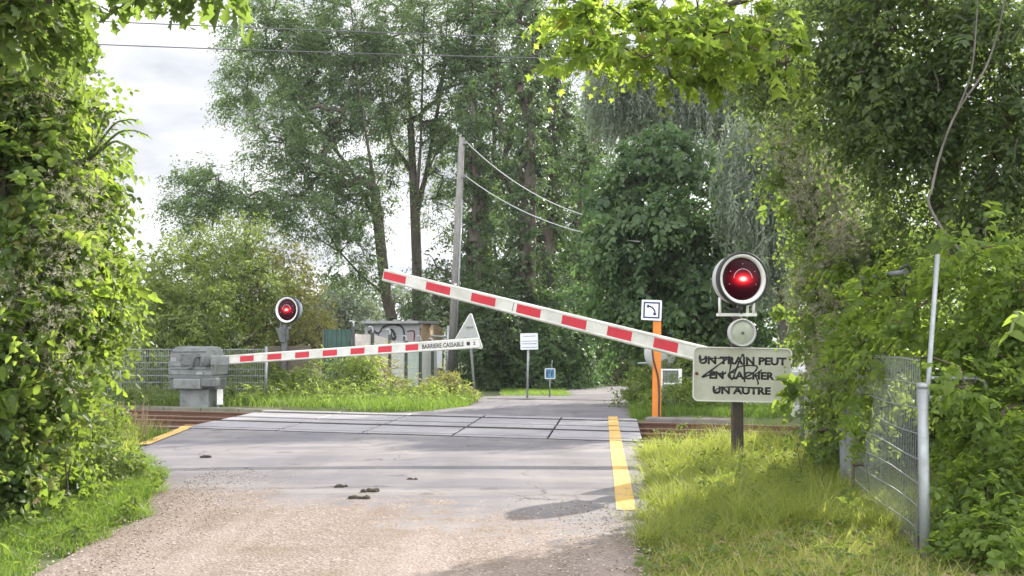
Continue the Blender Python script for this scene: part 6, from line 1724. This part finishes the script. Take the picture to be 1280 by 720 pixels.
def weed_patch(lab, P, per, spread, L, W, shape, mat, hz=0.08):
    P = P + np.array([0, 0, hz]) * rng.random((len(P), 1))
    O = np.tile([[0, 0, 1.0]], (len(P), 1))
    o = link('verge_weeds', np_mesh('verge_weeds', *clump_leaves(P, O, per, spread, L, W, shape, 0.5, 0.5, 0.25, 0.5, 0.5, 0.45, 6)), mat)
    tag(o, lab, 'weeds', kind='stuff')
weed_patch('broad leaved plantain and dandelion leaves low in the trodden verge', scatter(420, 0.95, 3.6, 6.0, 12.5, in_right), 8, 0.14, 0.085, 0.032, 'ovate', ml_weed)
weed_patch('small leafy weeds among the long grass by the signal post', scatter(260, 1.3, 5.0, 10.5, 17.0, in_right), 14, 0.26, 0.05, 0.026, 'ovate', ml_weed, 0.25)
weed_patch('clover and dock leaves in the green verge by the climber hedge', scatter(620, -5.5, -3.3, 7.5, 16.5, lambda X, Y: (X < xL(Y) + .02) & (sdist(X, Y) < 16.8)), 10, 0.16, 0.07, 0.034, 'ovate', ml_weed, 0.14)
weed_patch('tall leafy weeds and seedlings in the rough grass between the tracks and the fences', scatter(700, -12, -1.0, 23.6, 29.5, in_farleft), 18, 0.42, 0.085, 0.034, 'rhomb', ml_bush, 0.35)
weed_patch('tall leafy weeds in the rough grass by the orange post', scatter(420, 2.4, 9, 22.8, 29, in_farright), 18, 0.42, 0.085, 0.034, 'rhomb', ml_weed, 0.35)
# dead leaves and bare thatch on the trodden verge
P = scatter(1500, 1.0, 3.6, 5.5, 10.5, in_right); n = len(P); P[:, 2] += 0.05 + .04 * rng.random(n)
V2, F2, T2, nf = leaf_arrays(P, unit(rng.normal(size=(n, 3)) * .5 + np.array([0, 0, 1.0])), unit(rng.normal(size=(n, 3)) * np.array([1, 1, .2])), 0.035 + .04 * rng.random(n), 0.022, 'ovate')
o = link('fallen_leaves', np_mesh('fallen_leaves', V2, F2, T2, np.repeat(np.clip(rng.normal(.3, .25, n), 0, 1), nf)), ml_dry); tag(o, 'dry fallen leaves in the trodden grass before the mesh fence', 'fallen leaves', kind='stuff')
P = scatter(16000, 1.0, 5.5, 5.5, 16.8, in_right)
grass('straw coloured dead grass mixed through the verge', P, 0.2, 0.007, 0.95, 1.1, 0.5)
o = link('gravel', np_mesh('gravel', V, Fl, T, ti), m_peb); tag(o, 'loose beige gravel scattered over the road surface', 'gravel', kind='stuff')
P = scatter(2600, -4.2, 1.8, 7, 14.5, lambda X, Y: ((np.abs(X - xL(Y)) < 0.9 * rng.random(len(X))) | (rng.random(len(X)) < .10)) & (X > xL(Y) - .2) & (X < xR(Y)))
n = len(P); P[:, 2] = 0.016
Dr = unit(np.concatenate([rng.normal(size=(n, 2)), rng.normal(size=(n, 1)) * .06], 1))
V, Fl, T, nf = leaf_arrays(P, np.tile([[0, 0, 1.0]], (n, 1)), Dr, 0.05 + .12 * rng.random(n), 0.006, 'rhomb', 0.1, 0.0)
o = link('straw', np_mesh('straw', V, Fl, T, np.repeat(np.clip(rng.normal(.6, .25, n), 0, 1), nf)), ml_dry); tag(o, 'dry straw scattered along the edges of the gravel', 'straw', kind='stuff')

# ------------------------------------------------------------------ thin summer haze
m_haze = bpy.data.materials.new('thin_haze'); m_haze.use_nodes = True
nt = m_haze.node_tree; nt.nodes.remove(nt.nodes['Principled BSDF'])
pv = N(nt, 'ShaderNodeVolumePrincipled'); pv.inputs['Color'].default_value = (0.88, 0.92, 1.0, 1); pv.inputs['Density'].default_value = 0.00035; pv.inputs['Anisotropy'].default_value = 0.2
nt.links.new(pv.outputs[0], nt.nodes['Material Output'].inputs['Volume'])
mb = MB(); mb.box((0, 560, 14), (1300, 1400, 34))
hz_ = mb.build('haze', m_haze); tag(hz_, 'thin pale haze in the air under the trees', 'haze', kind='stuff')
